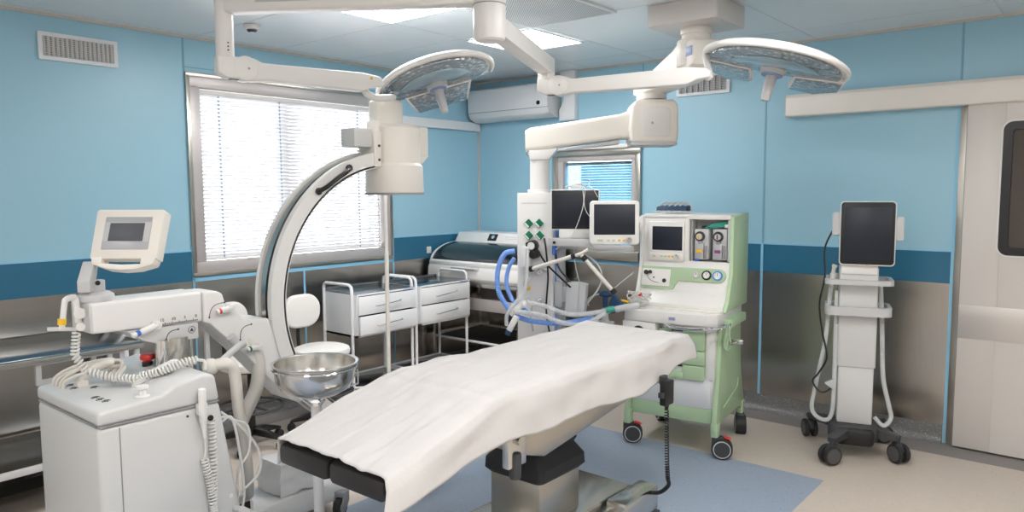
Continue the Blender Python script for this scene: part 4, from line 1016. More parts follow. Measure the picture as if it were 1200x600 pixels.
pm = thing('patient_monitor', 'black screened patient monitor on the pendant shelf beside the gas column', 'monitor', (-2.636, 3.80, 1.336), 36)
MB().prism(rrect(-.152,.152,.022,.274,.014,4), 'y', 0, .03, .006).build('housing', 'white', pm)
MB().box(-.145,.145,-.002,.003,.028,.268,.002).build('bezel', 'black', pm)
MB().box(-.13,.13,-.0035,.0,.045,.245,.001).build('screen', 'screen', pm)
MB().box(-.10,.12,-.01,.08,-.030,.024,.006).build('stand', 'white', pm)
k = thing('sensor_lead', 'thin white sensor leads looped over the top edge of the patient monitor', 'sensor leads', (-2.636, 3.80, 1.611), 36)
c_ = MB().tube([(-.06,.01,.012),(.0,.015,.03),(.05,.01,.028),(.07,.012,.012)], .006, 7, sm=5).tube([(.03,.012,.012),(.06,-.008,.004),(.055,-.012,-.08),(.07,-.014,-.14),(.10,-.016,-.18)], .0028, 6, sm=5).tube([(.03,.0,.008),(.045,-.01,-.0),(.05,-.014,-.10),(-.0,-.016,-.25),(-.06,-.03,-.33),(-.12,-.06,-.37)], .0028, 6, sm=5).tube([(.09,.012,.06),(.088,.012,.02),(.11,-.008,.002),(.14,-.012,-.05)], .0026, 6, sm=5)
c_.build('lead', 'cable', k)
MB().box(-.03,.04,.004,.024,.004,.026,.006).build('sensor_clip', 'white', k)

# breathing hoses
def corrugated(mb, P, r, m=0, pitch=.012):
    C_ = catmull(P, 14); L_ = [0]
    for a, b in zip(C_, C_[1:]): L_.append(L_[-1]+(b-a).length)
    n = int(L_[-1]/(pitch/2)); pts = []; rs = []; k = 0
    for i in range(n+1):
        s_ = L_[-1]*i/n
        while k < len(C_)-2 and L_[k+1] < s_: k += 1
        t = (s_-L_[k])/max(1e-9, L_[k+1]-L_[k]); pts.append(C_[k].lerp(C_[k+1], t)); rs.append(r*(1 if i % 2 else .86))
    up0 = None
    mb.tube(pts, rs, 12, m)
bh = thing('breathing_hose', 'blue corrugated breathing hose hanging in a loop beside the gas column', 'hose', (-2.93, 3.5, .95))
k = MB(); corrugated(k, [(.02,.04,.28),(-.03,-.0,.26),(-.06,-.03,.16),(-.05,-.04,.04),(-.0,-.02,-.06),(.07,.0,-.12),(.16,.05,-.15),(.30,.15,-.16),(.45,.28,-.13)], .017); k.build('hose', 'hoseblue', bh)
k = MB(); corrugated(k, [(.05,.0,.24),(.02,-.02,.18),(.01,-.03,.08),(.05,-.02,-.02),(.10,.02,-.07),(.13,.04,-.10)], .014); k.build('hose', 'hoseblue', bh)
bc = thing('breathing_circuit', 'clear corrugated breathing tubes with white Y connector behind the draped table', 'hose', (-2.80, 3.47, .90))
k = MB(); corrugated(k, [(.0,.05,.02),(.02,.05,.02),(.10,.10,.0),(.22,.19,-.05),(.35,.30,-.04),(.50,.42,.0)], .016); k.build('hose', 'clearhose', bc)
k = MB(); corrugated(k, [(-.04,-.02,-.04),(.0,.0,-.035),(.10,.08,-.055),(.2,.15,-.10),(.32,.22,-.10),(.42,.36,-.02)], .016); k.build('hose', 'clearhose', bc)
k = MB(); corrugated(k, [(-.08,-.05,-.12),(-.075,-.05,-.05),(-.04,-.02,.015),(.0,.03,.10),(.0,.06,.35)], .013); k.build('hose', 'clearhose', bc)
k = MB().cyl((-.01,.03,.015),(-.075,-.02,-.055),.021,.019,n=18,b=.003).cyl((-.03,-.01,-.06),(-.065,-.045,-.15),.020,.019,n=18,b=.003).ball((-.01,.03,.01),.024); k.build('y_connector', 'white', bc)
k = MB().cyl((-.075,-.02,-.055),(-.092,-.034,-.073),.016,n=16).cyl((-.065,-.045,-.15),(-.073,-.053,-.175),.016,n=16); k.build('connector_tip', 'navy', bc)
k = MB().cyl((.44,.36,-.02),(.56,.44,.01),.020,n=18,b=.003); k.build('coupling', 'clearhose', bc)
MB().cyl((.40,.318,-.024),(.44,.35,-.015),.019,n=16).build('coupling', 'teal', bc)
# valve cluster with test lung at the machine's left end
vb = thing('bag_and_valve', 'navy reservoir bag with clear breathing valve beside the machine worktop', 'breathing bag', (-2.475, 3.90, .60))
k = MB().lathe([(0,-.30),(.02,-.30),(.02,-.02),(.035,0),(.04,.10),(.035,.18),(.022,.20),(.02,.27),(0,.27)], 24).cyl((-.07,0,.17),(.05,.02,.17),.018,n=16).cyl((-.04,-.02,.09),(.05,.02,.10),.022,n=16); k.build('valve', 'clearhose', vb)
k = MB()
for q in range(7): k.lathe([(.030+.004*(q%2),.0),(.036,.004),(.030,.008)], 20, T=Matrix.Translation((.06,.02,.02+.016*q)))
k.build('valve_ring', 'lightgrey', vb)
MB().ball((.0,.01,.355),.035,sc=(1.4,1,.6)).cyl((0,0,.27),(0,.0,.35),.016,n=14).build('elbow', 'navy', vb)
MB().prism([(.035,.30),(.06,.36),(.14,.29),(.145,.265),(.06,.24)], 'y', -.02, .03, .008).build('reservoir_bag', 'navy', vb)
MB().tube([(.05,.02,.30),(.10,.04,.32),(.14,.05,.31)], .007, 8, sm=4).build('yellow_tube', 'yellow', vb)
k = MB().tube([(-.17,-.10,.65),(-.16,-.10,.55),(-.14,-.09,.45),(-.12,-.07,.36),(-.09,-.05,.28)], .0035, 6, sm=5).tube([(-.12,-.08,.62),(-.03,-.05,.55),(-.0,-.04,.48),(-.02,-.04,.40),(-.09,-.06,.30)], .006, 7, sm=6).tube([(.03,.0,.37),(.12,.02,.45),(.18,.03,.50)], .004, 6, sm=5).tube([(-.03,.0,.36),(-.09,-.04,.33),(-.11,-.06,.27)], .004, 6, sm=5)
k.build('line', 'clearhose', vb)
MB().cyl((-.125,-.075,.30),(-.10,-.06,.34),.008,n=12).build('red_clip', 'red', vb)

# ------------------------------------------------------------------ ventilator on a wheeled column
ve = thing('ventilator', 'ventilator with black upright touch screen on a white wheeled column', 'ventilator', (-1.21, 4.72, 0), 17)
def P0(x, y):   # world floor point -> local
    a = R(-17); dx, dy = x+1.21, y-4.72
    return (dx*cos(a)-dy*sin(a), dx*sin(a)+dy*cos(a))
wheels = [P0(-1.50,4.84), P0(-1.245,4.425), P0(-.955,4.695), P0(-1.12,5.01)]
MB().prism(rrect(-.14,.135,-.13,.12,.04,4), 'z', .10, .198, .022).build('base_hub', 'darkgrey', ve)
MB().prism(rrect(-.10,.11,-.165,-.02,.03,4), 'z', .085, .185, .02).build('base_cover', 'black', ve)
for wx, wy in wheels:
    v = Vector((wx, wy, 0)); u = v.normalized(); n_ = Vector((-u.y, u.x, 0))
    rings = []
    for s_, hw, z0_, z1_ in ((.0,.055,.13,.195),(.35,.045,.13,.19),(.75,.032,.13,.175),(.97,.028,.13,.165),(1.05,.02,.135,.16)):
        c0 = v*s_; rings.append([tuple(c0+n_*q*hw+Vector((0,0,z))) for q, z in ((-1,z0_),(1,z0_),(1,z1_*.97),(.6,z1_),(-.6,z1_),(-1,z1_*.97))])
    MB().loft(rings).build('base_arm', 'darkgrey', ve, 30)
    rot = math.degrees(math.atan2(v.y, v.x))+60
    T = Matrix.Translation((wx, wy, 0)) @ Matrix.Rotation(R(rot),4,'Z')
    cs = MB().cyl((0,.0,.09),(0,.0,.14),.014,n=14,T=T).prism([(-.045,.07),(-.02,.118),(.03,.118),(.035,.06),(.0,.05)], 'x', -.018, .018, .005, T=T).build('castor', 'darkgrey', ve)
    for sx in (-.026,.026):
        MB().cyl((sx-.012,-.012,.058),(sx+.012,-.012,.058),.058,n=30,T=T,b=.009).build('wheel', 'rubber', cs)
        MB().cyl((sx+(-.0125 if sx < 0 else .0105),-.012,.058),(sx+(-.0105 if sx < 0 else .0125),-.012,.058),.044,n=26,T=T).build('wheel_cap', 'capgrey', cs)
MB().prism(rrect(-.098,.098,-.08,.08,.012,3), 'z', .20, .56, .004).build('lower_column', 'greywhite', ve)
MB().prism(rrect(-.106,.106,-.088,.088,.012,3), 'z', .545, 1.14, .004).build('upper_column', 'greywhite', ve)
MB().box(-.107,.107,-.0895,-.086,.858,.862).box(-.107,.107,-.0895,-.086,1.05,1.054).build('column_seam', 'lightgrey', ve)
def tray(z, hx_, y0_, name, thick):
    o_ = rrect(-hx_, hx_, y0_, .12, .05, 5)
    t_ = MB(); frame_ring(t_, o_, [(x*.88, (y+.01)*.80-.0) for x, y in o_], z, z+thick, ax='z'); return t_.build(name, 'lightgrey', ve)
tray(1.045,.185,-.165,'handle_rail',.028); tray(.862,.18,-.155,'accessory_tray',.05)
MB().box(-.17,.17,-.10,.10,.862,.868,.002).build('tray_floor', 'lightgrey', ve)
MB().box(-.10,.10,-.10,.04,1.10,1.16,.012).build('screen_mount', 'white', ve)
VT = facing((.035,-.115,1.345), -2, 4)
s_ = MB().prism(rrect(-.148,.148,-.188,.188,.022,5), 'y', 0, .055, .008, T=VT, seg=3).build('screen_housing', 'white', ve)
MB().prism(rrect(-.142,.142,-.180,.182,.018,5), 'y', -.004, .003, .0015, T=VT).build('screen_glass', M['blackmatt'], s_)
MB().box(-.122,.122,-.0055,.0,-.150,.152,.001,T=VT).build('display', 'screen', s_)
MB().cyl((.0,-.002,-.184),(.0,-.006,-.184),.004,n=10,T=VT).build('power_light', 'chrome', s_)
for sx in (-1,1):
    MB().prism(rrect(-.022,.022,-.07,.07,.016,4) , 'y', .01, .075, .008, T=VT @ Matrix.Translation((.168*sx,0,.055 if sx < 0 else .03))).build('side_grip', 'lightgrey', ve)
for P in ([(-.12,-.03,1.10),(-.15,-.05,1.0),(-.17,-.06,.7),(-.22,-.07,.40),(-.235,-.08,.27),(-.19,-.10,.215),(-.13,-.09,.23),(-.115,-.09,.40),(-.115,-.09,.80)], [(.12,-.02,1.06),(.135,-.04,.8),(.15,-.05,.5),(.185,-.06,.33),(.20,-.06,.25),(.16,-.08,.205),(.11,-.07,.25)]):
    h_ = MB(); corrugated(h_, P, .014, pitch=.010); h_.build('breathing_tube', 'clearhose', ve)
MB().tube([(-.14,-.06,1.38),(-.19,-.07,1.25),(-.185,-.09,1.08),(-.21,-.10,.92),(-.19,-.11,.75),(-.16,-.11,.60),(-.20,-.10,.50),(-.235,-.09,.44),(-.19,-.10,.38),(-.14,-.10,.40),(-.115,-.09,.45)], .0055, 8, sm=6).build('power_cable', 'black', ve)
k = MB().cyl((-.14,-.04,1.055),(-.14,-.04,1.10),.017,n=16,b=.003).cyl((-.14,-.04,1.10),(-.135,-.04,1.135),.011,n=14).cyl((-.135,-.04,1.135),(-.13,-.04,1.15),.015,n=14); k.build('tube_connector', 'creamcable', ve)
k = MB().prism([(-.17,.44),(-.115,.40),(-.115,.47)], 'y', -.12, -.08, .004).box(-.128,-.108,-.09,-.06,.3,1.0,.002); k.build('hose_bracket', 'clearhose', ve)

# ------------------------------------------------------------------ double surgical lamp on one ceiling hub
HX, HY = -2.0, 2.28
sl = thing('surgical_light', 'white ceiling surgical light with two heads on jointed arms', 'surgical light', (HX, HY, H))
def S(x, y, z): return Vector((x-HX, y-HY, z-H))
MB().cyl(S(HX,HY,2.595),S(HX,HY,H-.0015),.17,n=44,b=.004).cyl(S(HX,HY,2.42),S(HX,HY,2.60),.06,n=36).build('ceiling_flange', 'white', sl)
MB().lathe([(0,2.20-H),(.052,2.20-H),(.062,2.207-H),(.066,2.225-H),(.066,2.338-H),(.064,2.342-H),(.066,2.346-H),(.066,2.44-H),(0,2.44-H)], 40).build('swivel_hub', 'white', sl)
MB().cyl((0,0,2.340-H),(0,0,2.344-H),.0665,n=40).build('swivel_ring', 'grey', sl)
# first arm: to the drop post on the left
E1 = (-2.934, 1.665)
d = Vector((E1[0]-HX, E1[1]-HY, 0)); L1 = d.length; T1 = Matrix.Rotation(math.atan2(d.y, d.x),4,'Z')
MB().prism(rrect(-.04,.04,2.342-H,2.435-H,.014,3), 'x', .03, L1-.02, .004, T=T1).build('extension_arm', 'white', sl)
k = MB().box(L1*.62,L1*.86,.0405,.0415,2.375-H,2.395-H,.0005,T=T1).box(L1*.62,L1*.86,-.0415,-.0405,2.375-H,2.395-H,.0005,T=T1); k.build('arm_badge', 'lightgrey', sl)
MB().cyl(S(*E1,2.165),S(*E1,2.46),.037,n=30,b=.004).build('drop_post', 'white', sl)
k = MB()
for z in (2.19, 2.205, 2.22): k.cyl(S(E1[0]+.036,E1[1]-.006,z),S(E1[0]+.0385,E1[1]-.0065,z),.0035,n=8)
k.build('screw', 'darkgrey', sl)
Q1 = (-2.767, 2.33, 2.118)
def spring_arm(e, q, zt, lamp):
    v = Vector((q[0]-e[0], q[1]-e[1], 0)); Ls = v.length; T = Matrix.Translation(S(e[0], e[1], 0)) @ Matrix.Rotation(math.atan2(v.y, v.x),4,'Z')
    a = MB().prism([(-.04,zt+.045),(-.04,zt-.025),(.0,zt-.045),(.06,zt-.045),(.06,zt+.045)], 'y', -.036, .036, .008, T=T, seg=3)
    a.cyl((.075,-.038,zt),(.075,.038,zt),.052,n=36,T=T,b=.006)
    a.build('arm_joint', 'white', sl)
    z1 = q[2]
    b = MB().prism([(.075,zt+.05),(.11,zt+.046),(.15,zt+.03),(Ls-.08,z1+.035),(Ls+.01,z1+.025),(Ls+.03,z1+.01),(Ls+.03,z1-.02),(Ls-.03,z1-.028),(Ls-.08,z1-.05),(.15,zt-.042),(.11,zt-.05),(.075,zt-.05)], 'y', -.032, .032, .009, T=T, seg=3)
    b.build('spring_arm', 'white', sl)
    MB().box(.01,.05,-.02,.02,zt-.047,zt-.043,.001,T=T).build('service_cap', 'darkgrey', sl)
    MB().cyl((.085,-.0385,zt),(.085,-.040,zt),.005,n=10,T=T).build('screw', 'grey', sl)
    return T, Ls
T, Ls = spring_arm(E1, Q1, 2.122, 0)
MB().cyl((Ls-.035,-.0325,Q1[2]+.012),(Ls-.035,-.0345,Q1[2]+.012),.007,n=14,T=T).build('yellow_mark', 'yellow', sl)
E2 = (-2.39, 3.176)
d = Vector((E2[0]-HX, E2[1]-HY, 0)); L2_ = d.length; T2_ = Matrix.Rotation(math.atan2(d.y, d.x),4,'Z')
MB().prism([(.0,2.235-H),(L2_-.03,2.215-H),(L2_+.035,2.215-H),(L2_+.035,2.30-H),(.0,2.315-H)], 'y', -.04, .04, .008, T=T2_).build('extension_arm', 'white', sl)
MB().prism(rrect(-.035,.035,-.035,.035,.008,3), 'z', 2.185-H, 2.225-H, .003, T=Matrix.Translation((E2[0]-HX,E2[1]-HY,0))).build('drop_post', 'white', sl)
Q2 = (-1.61, 3.42, 2.165)
T, Ls = spring_arm(E2, Q2, 2.150, 1)

def rim_path(T, rad, k):
    # the end of the rim nearest the joint, then inwards over the back of the shell
    a, b = (T @ Vector((.33*k,0,0)))+Vector((HX,HY,H)), (T @ Vector((-.33*k,0,0)))+Vector((HX,HY,H))
    s = 1 if a.dot(rt) < b.dot(rt) else -1
    return [Vector((.33*k*s, 0, .0)), Vector((.26*k*s, 0, .038)), Vector((.12*k*s, 0, .055))]
def lamp_head(c, img, toward, rad, near, end, swing, via):
    c = Vector(c); v = (Vector((0,0,1.6))-c).normalized()
    rr_ = r2-v*r2.dot(v); rr_.normalize(); uu = v.cross(rr_)*-1
    if uu.dot(u2) < 0: uu = -uu
    n = v*toward+(rr_*img[0]+uu*img[1]).normalized()*sqrt(1-toward**2)   # handle direction
    Z = -n; Y = (-v)-Z*(-v).dot(Z); Y.normalize(); X = Y.cross(Z)
    T = Matrix.Translation(c-Vector((HX,HY,H))) @ Matrix((( X.x,Y.x,Z.x,0),(X.y,Y.y,Z.y,0),(X.z,Y.z,Z.z,0),(0,0,0,1))) @ Matrix.Rotation(R(swing),4,'Z')
    k = rad/.33
    arc = [(.33*k*cos(R(a)), .33*k*sin(R(a))) for a in range(-14, 195, 8)]
    body = arc+[(-.22*k,-.13*k),(.22*k,-.13*k)]
    s = MB()
    # domed back shell, lofted from the outline
    rings = []
    for sc_, z in ((1.0,-.012),(1.0,.004),(.93,.026),(.72,.045),(.35,.056),(.05,.058)): rings.append([(x*sc_, y*sc_, z) for x, y in body])
    s.loft(rings, T=T); head = s.build('lamp_head', 'white', sl, 40)
    MB().tube([(x, y, -.004) for x, y in arc], .015*k, 12, T=T).ball((arc[0][0],arc[0][1],-.004), .015*k, T=T).ball((arc[-1][0],arc[-1][1],-.004), .015*k, T=T).build('rim', 'white', head, 60)
    ins = [(x*.93, y*.93) for x, y in arc]
    MB().prism(ins+[(-.2*k,-.10*k),(.2*k,-.10*k)], 'z', -.026, -.012, .003, T=T).build('lens', 'lens', head)
    gl = MB()
    gl.prism([(.21*k*cos(R(a)), .21*k*sin(R(a))) for a in range(18, 163, 8)]+[(-.12*k,.04*k),(.12*k,.04*k)], 'z', -.034, -.026, .003, T=T)
    gl.build('lens_cover', 'lensclear', head)
    for q in near:
        MB().prism([(x*k, y*k) for x, y in q], 'z', -.030, .012, .008, T=T).build('petal', 'white', head)
        cx_ = sum(x for x, y in q)/len(q); cy_ = sum(y for x, y in q)/len(q)
        MB().prism([((cx_+(x-cx_)*.9)*k, (cy_+(y-cy_)*.9)*k) for x, y in q], 'z', -.036, -.029, .002, T=T).build('petal_lens', 'lens', head)
    MB().cyl((0,0,-.02),(0,0,-.055),.062*k,.056*k,n=32,T=T,b=.004).build('handle_socket', 'lightgrey', head)
    MB().cyl((0,0,-.053),(0,0,-.062),.05*k,n=30,T=T).build('handle_ring', 'labelblue', head)
    MB().cyl((0,0,-.06),(0,0,-.185),.028*k,.021*k,n=20,T=T,b=.004).build('handle', 'lightgrey', head)
    # yoke from the spring arm end round the back of the head
    Ti = T.inverted(); e = Ti @ S(*end); e = Vector(e)
    dn = Vector((e.x, e.y, 0)).normalized()
    P = [e]+[Ti @ S(*q) for q in via]+rim_path(T, rad, k)
    return T, P, head
VIA1 = [(-2.806,2.304,2.118),(-2.809,2.302,2.078),(-2.776,2.335,2.047),(-2.78,2.45,2.06)]
near1 = [[(-.20,-.08),(.20,-.08),(.165,-.40),(-.165,-.40)]]
T, P, hd = lamp_head((-2.84,2.80,2.19), (.27,-.96), .34, .31, near1, (Q1[0]+.0,Q1[1]-.01,Q1[2]-.01), 180, VIA1)
MB().tube(P, .017, 12, T=T, sm=6).build('yoke', 'white', sl)
near2 = [[(-.335,-.03),(-.10,-.08),(-.09,-.34),(-.22,-.37),(-.335,-.22)],[(.335,-.03),(.10,-.08),(.09,-.34),(.22,-.37),(.335,-.22)]]
T, P, hd = lamp_head((-1.35,3.646,2.215), (-.17,-.98), .24, .335, near2, (Q2[0],Q2[1],Q2[2]), 180, [(Q2[0]+.02,Q2[1]+.02,Q2[2]-.01)])
MB().tube(P, .017, 12, T=T, sm=6).build('yoke', 'white', sl)

# ------------------------------------------------------------------ drawer trolleys by the left wall
def drawer_trolley(loc, label, pull):
    t = thing('drawer_trolley', label, 'trolley', loc, 0, 'white drawer trolleys along the left wall')
    hw, dx0, dx1 = .278, -.20, .20
    f = MB().box(dx0, dx1-.004, -hw, -hw+.018, .565, .872).box(dx0, dx1-.004, hw-.018, hw, .565, .872).box(dx0, dx0+.012, -hw, hw, .565, .872).box(dx0, dx1-.004, -hw, hw, .565, .58)
    f.build('cabinet', 'enamel', t)
    for sy in (-1, 1):
        y = sy*(hw+.008)
        MB().tube([(dx0+.03,y,.06),(dx0+.03,y,.90),(dx0+.035,y,.925),(dx0+.06,y,.94),(dx1-.075,y,.94),(dx1-.05,y,.925),(dx1-.045,y,.90),(dx1-.045,y,.06)], .0115, 10).build('end_frame', 'enamel', t, 60)
    MB().tube([(dx0+.03,-hw,.20),(dx0+.03,hw,.20),(dx1-.02,hw,.20),(dx1+.01,hw-.03,.20),(dx1+.01,-hw+.03,.20),(dx1-.02,-hw,.20)], .011, 8, closed=True).build('shelf_rail', 'enamel', t)
    MB().box(dx0+.02, dx1, -hw+.01, hw-.01, .192, .20, .002).build('lower_shelf', 'darksteel', t)
    MB().box(dx0+.005, dx1+.002, -hw, hw, .872, .878, .001).box(dx0+.005, dx0+.012, -hw, hw, .872, .895, .002).build('top_tray', 'darksteel', t)
    MB().box(dx1-.004, dx1+.004, -hw, hw, .862, .876, .001).build('front_lip', 'enamel', t)
    MB().box(dx1+.004, dx1+.005, hw-.12, hw-.02, .863, .871).build('label_strip', 'labelblue', t)
    MB().box(dx1-.03, dx1-.02, -hw+.018, hw-.018, .58, .862).build('inner_back', 'black', t)
    for i, (z0_, z1_) in enumerate(((.725,.856),(.583,.715))):
        px = pull if i == 1 else pull*.35
        d_ = MB().box(dx1-.012+px, dx1+.006+px, -hw+.008, hw-.004, z0_, z1_, .003)
        if px > .002: d_.box(dx1-.15, dx1-.01+px, -hw+.03, hw-.03, z0_+.01, z1_-.03)
        d_ = d_.build('drawer', 'enamel', t)
        y0_ = .0; z = (z0_+z1_)/2
        MB().tube([(dx1+.004+px,y0_-.115,z-.012),(dx1+.024+px,y0_-.112,z-.01),(dx1+.03+px,y0_-.10,z-.008),(dx1+.03+px,y0_+.10,z+.008),(dx1+.024+px,y0_+.112,z+.01),(dx1+.004+px,y0_+.115,z+.012)], .0045, 8).build('drawer_handle', 'steel', d_)
    for sx, sy in ((dx0+.03,-1),(dx0+.03,1),(dx1-.045,-1),(dx1-.045,1)): 
        y = sy*(hw+.008)
        c_ = MB().cyl((sx-.008,y,.03),(sx+.008,y,.03),.03,n=20,b=.004).build('castor', 'grey', t)
        MB().box(sx-.013,sx-.009,y-.012,y+.012,.03,.068,.001).box(sx+.009,sx+.013,y-.012,y+.012,.03,.068,.001).box(sx-.013,sx+.013,y-.012,y+.012,.061,.068,.001).build('castor_fork', 'lightgrey', c_)
    return t
drawer_trolley((-4.35, 3.562, 0), 'white two-drawer trolley under the window with its lower drawer slightly open', .022)
drawer_trolley((-4.35, 4.178, 0), 'white two-drawer trolley nearer the corner with both drawers shut', .0)

# ------------------------------------------------------------------ stools with backrests
def medical_stool(loc, rot, label):
    t = thing('medical_stool', label, 'stool', loc, rot, 'white stools behind the X-ray machine')
    MB().lathe([(0,.505),(.165,.505),(.185,.515),(.19,.535),(.183,.556),(.15,.568),(0,.572)], 40).build('seat', 'vinyl', t)
    MB().lathe([(0,.49),(.12,.49),(.13,.506),(0,.506)], 28).build('seat_plate', 'black', t)
    b = MB().prism(rrect(-.145,.145,-.115,.115,.105,8), 'x', -.03, .02, .018, T=Matrix.Translation((-.215,0,.785)), seg=3)
    b.build('backrest', 'vinyl', t)
    MB().tube([(-.08,0,.498),(-.22,0,.50),(-.265,0,.56),(-.262,0,.80)], .013, 8, sm=5, flat=1.0).box(-.27,-.24,-.05,.05,.72,.82,.006).build('back_bracket', 'black', t)
    MB().cyl((0,0,.10),(0,0,.30),.026,n=20).cyl((0,0,.28),(0,0,.495),.015,n=16).build('gas_lift', 'black', t)
    MB().tube([(.20*cos(2*pi*q/32),.20*sin(2*pi*q/32),.26) for q in range(32)], .010, 8, closed=True).tube([(-.20,0,.26),(.20,0,.26)], .008, 8).tube([(0,-.20,.26),(0,.20,.26)], .008, 8).build('foot_ring', 'darkgrey', t)
    for q in range(5):
        T = Matrix.Rotation(R(72*q+20),4,'Z')
        MB().prism([(.0,.08),(.0,.125),(.10,.115),(.215,.075),(.215,.06)], 'y', -.02, .02, .005, T=T).build('base_leg', 'black', t)
        c_ = MB()
        for sy in (-.012,.012): c_.cyl((.21,sy-.008,.027),(.21,sy+.008,.027),.027,n=18,T=T,b=.004)
        c_.box(.20,.22,-.006,.006,.027,.065,.002,T=T).build('castor', 'rubber', t)
    return t
medical_stool((-4.12, 2.955, 0), 0, 'white vinyl stool with backrest in front of the drawer trolley')
medical_stool((-4.18, 2.455, 0), 4, 'white vinyl stool half hidden behind the X-ray machine bracket')

# ------------------------------------------------------------------ instrument chamber on its table in the corner
st_ = thing('corner_table', 'steel frame table in the corner carrying the glass domed chamber', 'table', (-4.20, 4.865, 0))
MB().box(-.50,.52,-.33,.33,.80,.838,.004).build('table_top', 'steel', st_)
for sx in (-.47,.49):
    for sy in (-.30,.30): MB().box(sx-.015,sx+.015,sy-.015,sy+.015,0,.80,.003).build('leg', 'steel', st_)
MB().box(-.47,.49,-.30,-.285,.60,.70,.003).build('apron', 'alu', st_)
MB().box(-.47,.49,.285,.30,.60,.70,.003).build('apron', 'alu', st_)
MB().box(-.46,.48,-.29,.29,.325,.335,.001).build('lower_shelf', 'black', st_)
MB().tube([(-.47,-.31,.33),(.49,-.31,.33),(.49,.31,.33),(-.47,.31,.33)], .011, 8, closed=True).build('shelf_rail', 'enamel', st_)
uv = thing('instrument_chamber', 'white ultraviolet instrument chamber with smoked glass dome on the corner table', 'instrument chamber', (-4.20, 4.865, .839))
prof = [(-.33,.0),(-.36,.03),(-.355,.10),(-.335,.145),(.30,.145),(.30,.0)]
MB().prism(prof, 'x', -.50, .52, .008).build('body', 'white', uv)
MB().box(-.20,.10,-.372,-.352,.108,.114,.002,T=Matrix.Rotation(R(0),4,'X')).tube([(-.22,-.345,.12),(-.2,-.372,.118),(.08,-.372,.118),(.10,-.345,.12)], .006, 8).build('lid_handle', 'lightgrey', uv)
dome = [(-.33+.33*(1-cos(R(a))), .148+.165*sin(R(a))) for a in range(0, 91, 9)]
inner = [(y+.006, z-.006) for y, z in dome]
for x0_, x1_ in ((-.50,-.47),(.49,.52)):
    MB().prism(dome+[(.0,.148)], 'x', x0_, x1_, .002).build('dome_end', 'white', uv)
MB().prism(dome+inner[::-1], 'x', -.47, .49).build('dome_glass', 'smokeglass', uv)
MB().prism([(-.345,.13),(-.345,.16),(-.325,.175),(-.315,.15),(-.32,.13)], 'x', -.49, .51, .003).build('dome_rim', 'white', uv)
MB().box(-.46,.48,-.25,.22,.147,.152,.001).build('tray', 'darkgrey', uv)
MB().prism([(-.03,.145),(-.03,.30),(.0,.32),(.05,.395),(.30,.395),(.30,.145)], 'x', -.505, .525, .008).build('control_housing', 'white', uv)
TP = Matrix.Translation((0,.025,.357)) @ Matrix.Rotation(math.atan2(.05,.075),4,'X').inverted()
MB().box(-.12,-.02,-.003,.002,-.034,.034,.001,T=TP).build('control_panel', 'black', uv)
MB().cyl((-.06,-.003,.0),(-.06,-.012,.0),.018,n=24,T=TP,b=.002).build('control_dial', 'chrome', uv)
k = MB()
for q in range(10): k.box(.07+.022*q,.083+.022*q,-.003,.0,.008,.012,T=TP).box(.09+.035*q*.6,.10+.035*q*.6,-.003,.0,-.012,-.008,T=TP)
k.build('panel_marks', 'lightgrey', uv)

# ------------------------------------------------------------------ stainless tables along the left wall
def steel_table(loc, hx_, hy_, zt, zs, name, label):
    t = thing(name, label, 'steel table', loc)
    MB().box(-hx_,hx_,-hy_,hy_,zt-.03,zt,.004).build('table_top', 'darksteel', t)
    MB().box(-hx_,hx_,-hy_,hy_,zt-.034,zt-.028).box(hx_-.004,hx_+.003,-hy_,hy_,zt-.036,zt-.010,.001).build('front_edge', 'steel', t)
    MB().box(-hx_+.02,hx_-.02,-hy_+.02,hy_-.02,zs-.02,zs,.003).build('lower_shelf', 'darksteel', t)
    MB().box(hx_-.03,hx_-.005,-hy_+.02,hy_-.02,zs-.03,zs+.004,.004).build('shelf_rail', 'enamel', t)
    for sx in (-hx_+.03,hx_-.03):
        for sy in (-hy_+.03,hy_-.03): MB().box(sx-.014,sx+.014,sy-.014,sy+.014,0,zt-.03,.003).build('leg', 'enamel', t)
    return t
t1 = steel_table((-4.395, .84, 0), .325, .93, .80, .255, 'steel_table', 'long dark steel table with lower shelf along the left wall')
k = MB(); frame_ring(k, rrect(.41,.83,.655,.765,.006,2), rrect(.435,.805,.68,.755,.004,2), .295, .318, ax='x'); k.build('hanging_frame', 'lightgrey', t1)
steel_table((-4.595, 2.09, 0), .145, .28, .955, .25, 'steel_table', 'taller narrow dark steel table at the left of the window behind the X-ray machine')

# ------------------------------------------------------------------ basin on its stand, infusion stand
bs = thing('basin_stand', 'white pole stand with steel ring holding the basin beside the table foot', 'basin stand', (-2.543, 1.79, 0))
MB().cyl((0,0,.09),(0,0,.725),.022,n=24).build('pole', 'enamel', bs)
MB().cyl((0,0,.72),(0,0,.735),.024,n=20).tube([(0,0,.70),(.055,.0,.752)], .006, 8).tube([(0,0,.70),(-.03,.047,.752)], .006, 8).tube([(0,0,.70),(-.03,-.047,.752)], .006, 8).tube([(.0,.06,.757),(.10,.14,.80),(.106,.134,.884)], .004, 8).build('ring_support', 'chrome', bs)
MB().tube([(.1705*cos(2*pi*q/48),.1705*sin(2*pi*q/48),.884) for q in range(48)], .005, 8, closed=True).build('ring', 'chrome', bs)
for q in range(4):
    T = Matrix.Rotation(R(90*q+45),4,'Z'); MB().prism([(.0,.07),(.0,.11),(.25,.075),(.25,.055)], 'y', -.014, .014, .004, T=T).build('base_leg', 'enamel', bs)
    MB().cyl((.245,-.01,.028),(.245,.01,.028),.028,n=20,T=T,b=.004).box(.237,.253,-.013,.013,.05,.062,.002,T=T).build('castor', 'grey', bs)
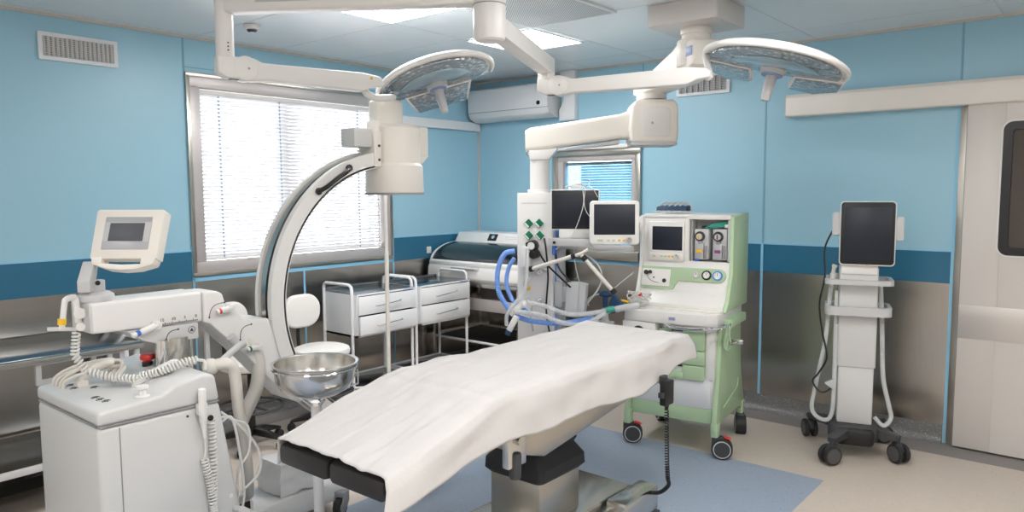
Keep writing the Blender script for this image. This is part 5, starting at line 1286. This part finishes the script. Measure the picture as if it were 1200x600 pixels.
ba = MB().lathe([(0,.764),(.05,.765),(.10,.772),(.140,.795),(.161,.835),(.167,.896),(.176,.899),(.178,.903),(.172,.905),(.164,.901),(.158,.838),(.138,.80),(.10,.777),(.05,.770),(0,.769)], 56).build('steel_basin', 'polished', None, 50, (-2.543, 1.79, 0))
tag(ba, 'polished round steel basin sitting in the ring of the white stand', 'basin')
iv = thing('infusion_stand', 'tall thin cream infusion pole behind the draped table', 'infusion stand', (-3.36, 2.888, 0))
MB().cyl((0,0,.08),(0,0,1.25),.0125,n=18).cyl((0,0,1.24),(0,0,1.90),.0095,n=16).build('pole', 'cream', iv)
for q in range(4):
    T = Matrix.Rotation(R(90*q),4,'Z'); MB().tube([(0,0,1.895),(.05,0,1.90),(.085,0,1.915),(.09,0,1.94)], .004, 8, T=T, sm=4).build('hook', 'steel', iv)
for q in range(5):
    T = Matrix.Rotation(R(72*q+10),4,'Z'); MB().prism([(.0,.06),(.0,.10),(.26,.068),(.26,.052)], 'y', -.012, .012, .003, T=T).build('base_leg', 'cream', iv)
    MB().cyl((.255,-.009,.026),(.255,.009,.026),.026,n=18,T=T,b=.004).box(.247,.263,-.011,.011,.046,.058,.002,T=T).build('castor', 'grey', iv)

# ------------------------------------------------------------------ light of the place: overcast sky outside the windows, seen and added lamps in the ceiling
w = bpy.data.worlds.new('sky'); sc.world = w; w.use_nodes = True
nt = w.node_tree; bg = nt.nodes['Background']
bg.inputs['Color'].default_value = (1., .99, .97, 1); bg.inputs['Strength'].default_value = 4.0
vs = sc.view_settings; vs.view_transform = 'Standard'; vs.look = 'None'; vs.gamma = 1; vs.use_curve_mapping = False; vs.exposure = 1.1
sc.display_settings.display_device = 'sRGB'
try:
    sc.cycles.max_bounces = 10; sc.cycles.diffuse_bounces = 6; sc.cycles.glossy_bounces = 5; sc.cycles.transparent_max_bounces = 16
    sc.cycles.sample_clamp_indirect = 6; sc.cycles.caustics_reflective = False; sc.cycles.caustics_refractive = False
    sc.cycles.use_denoising = True
except Exception: pass
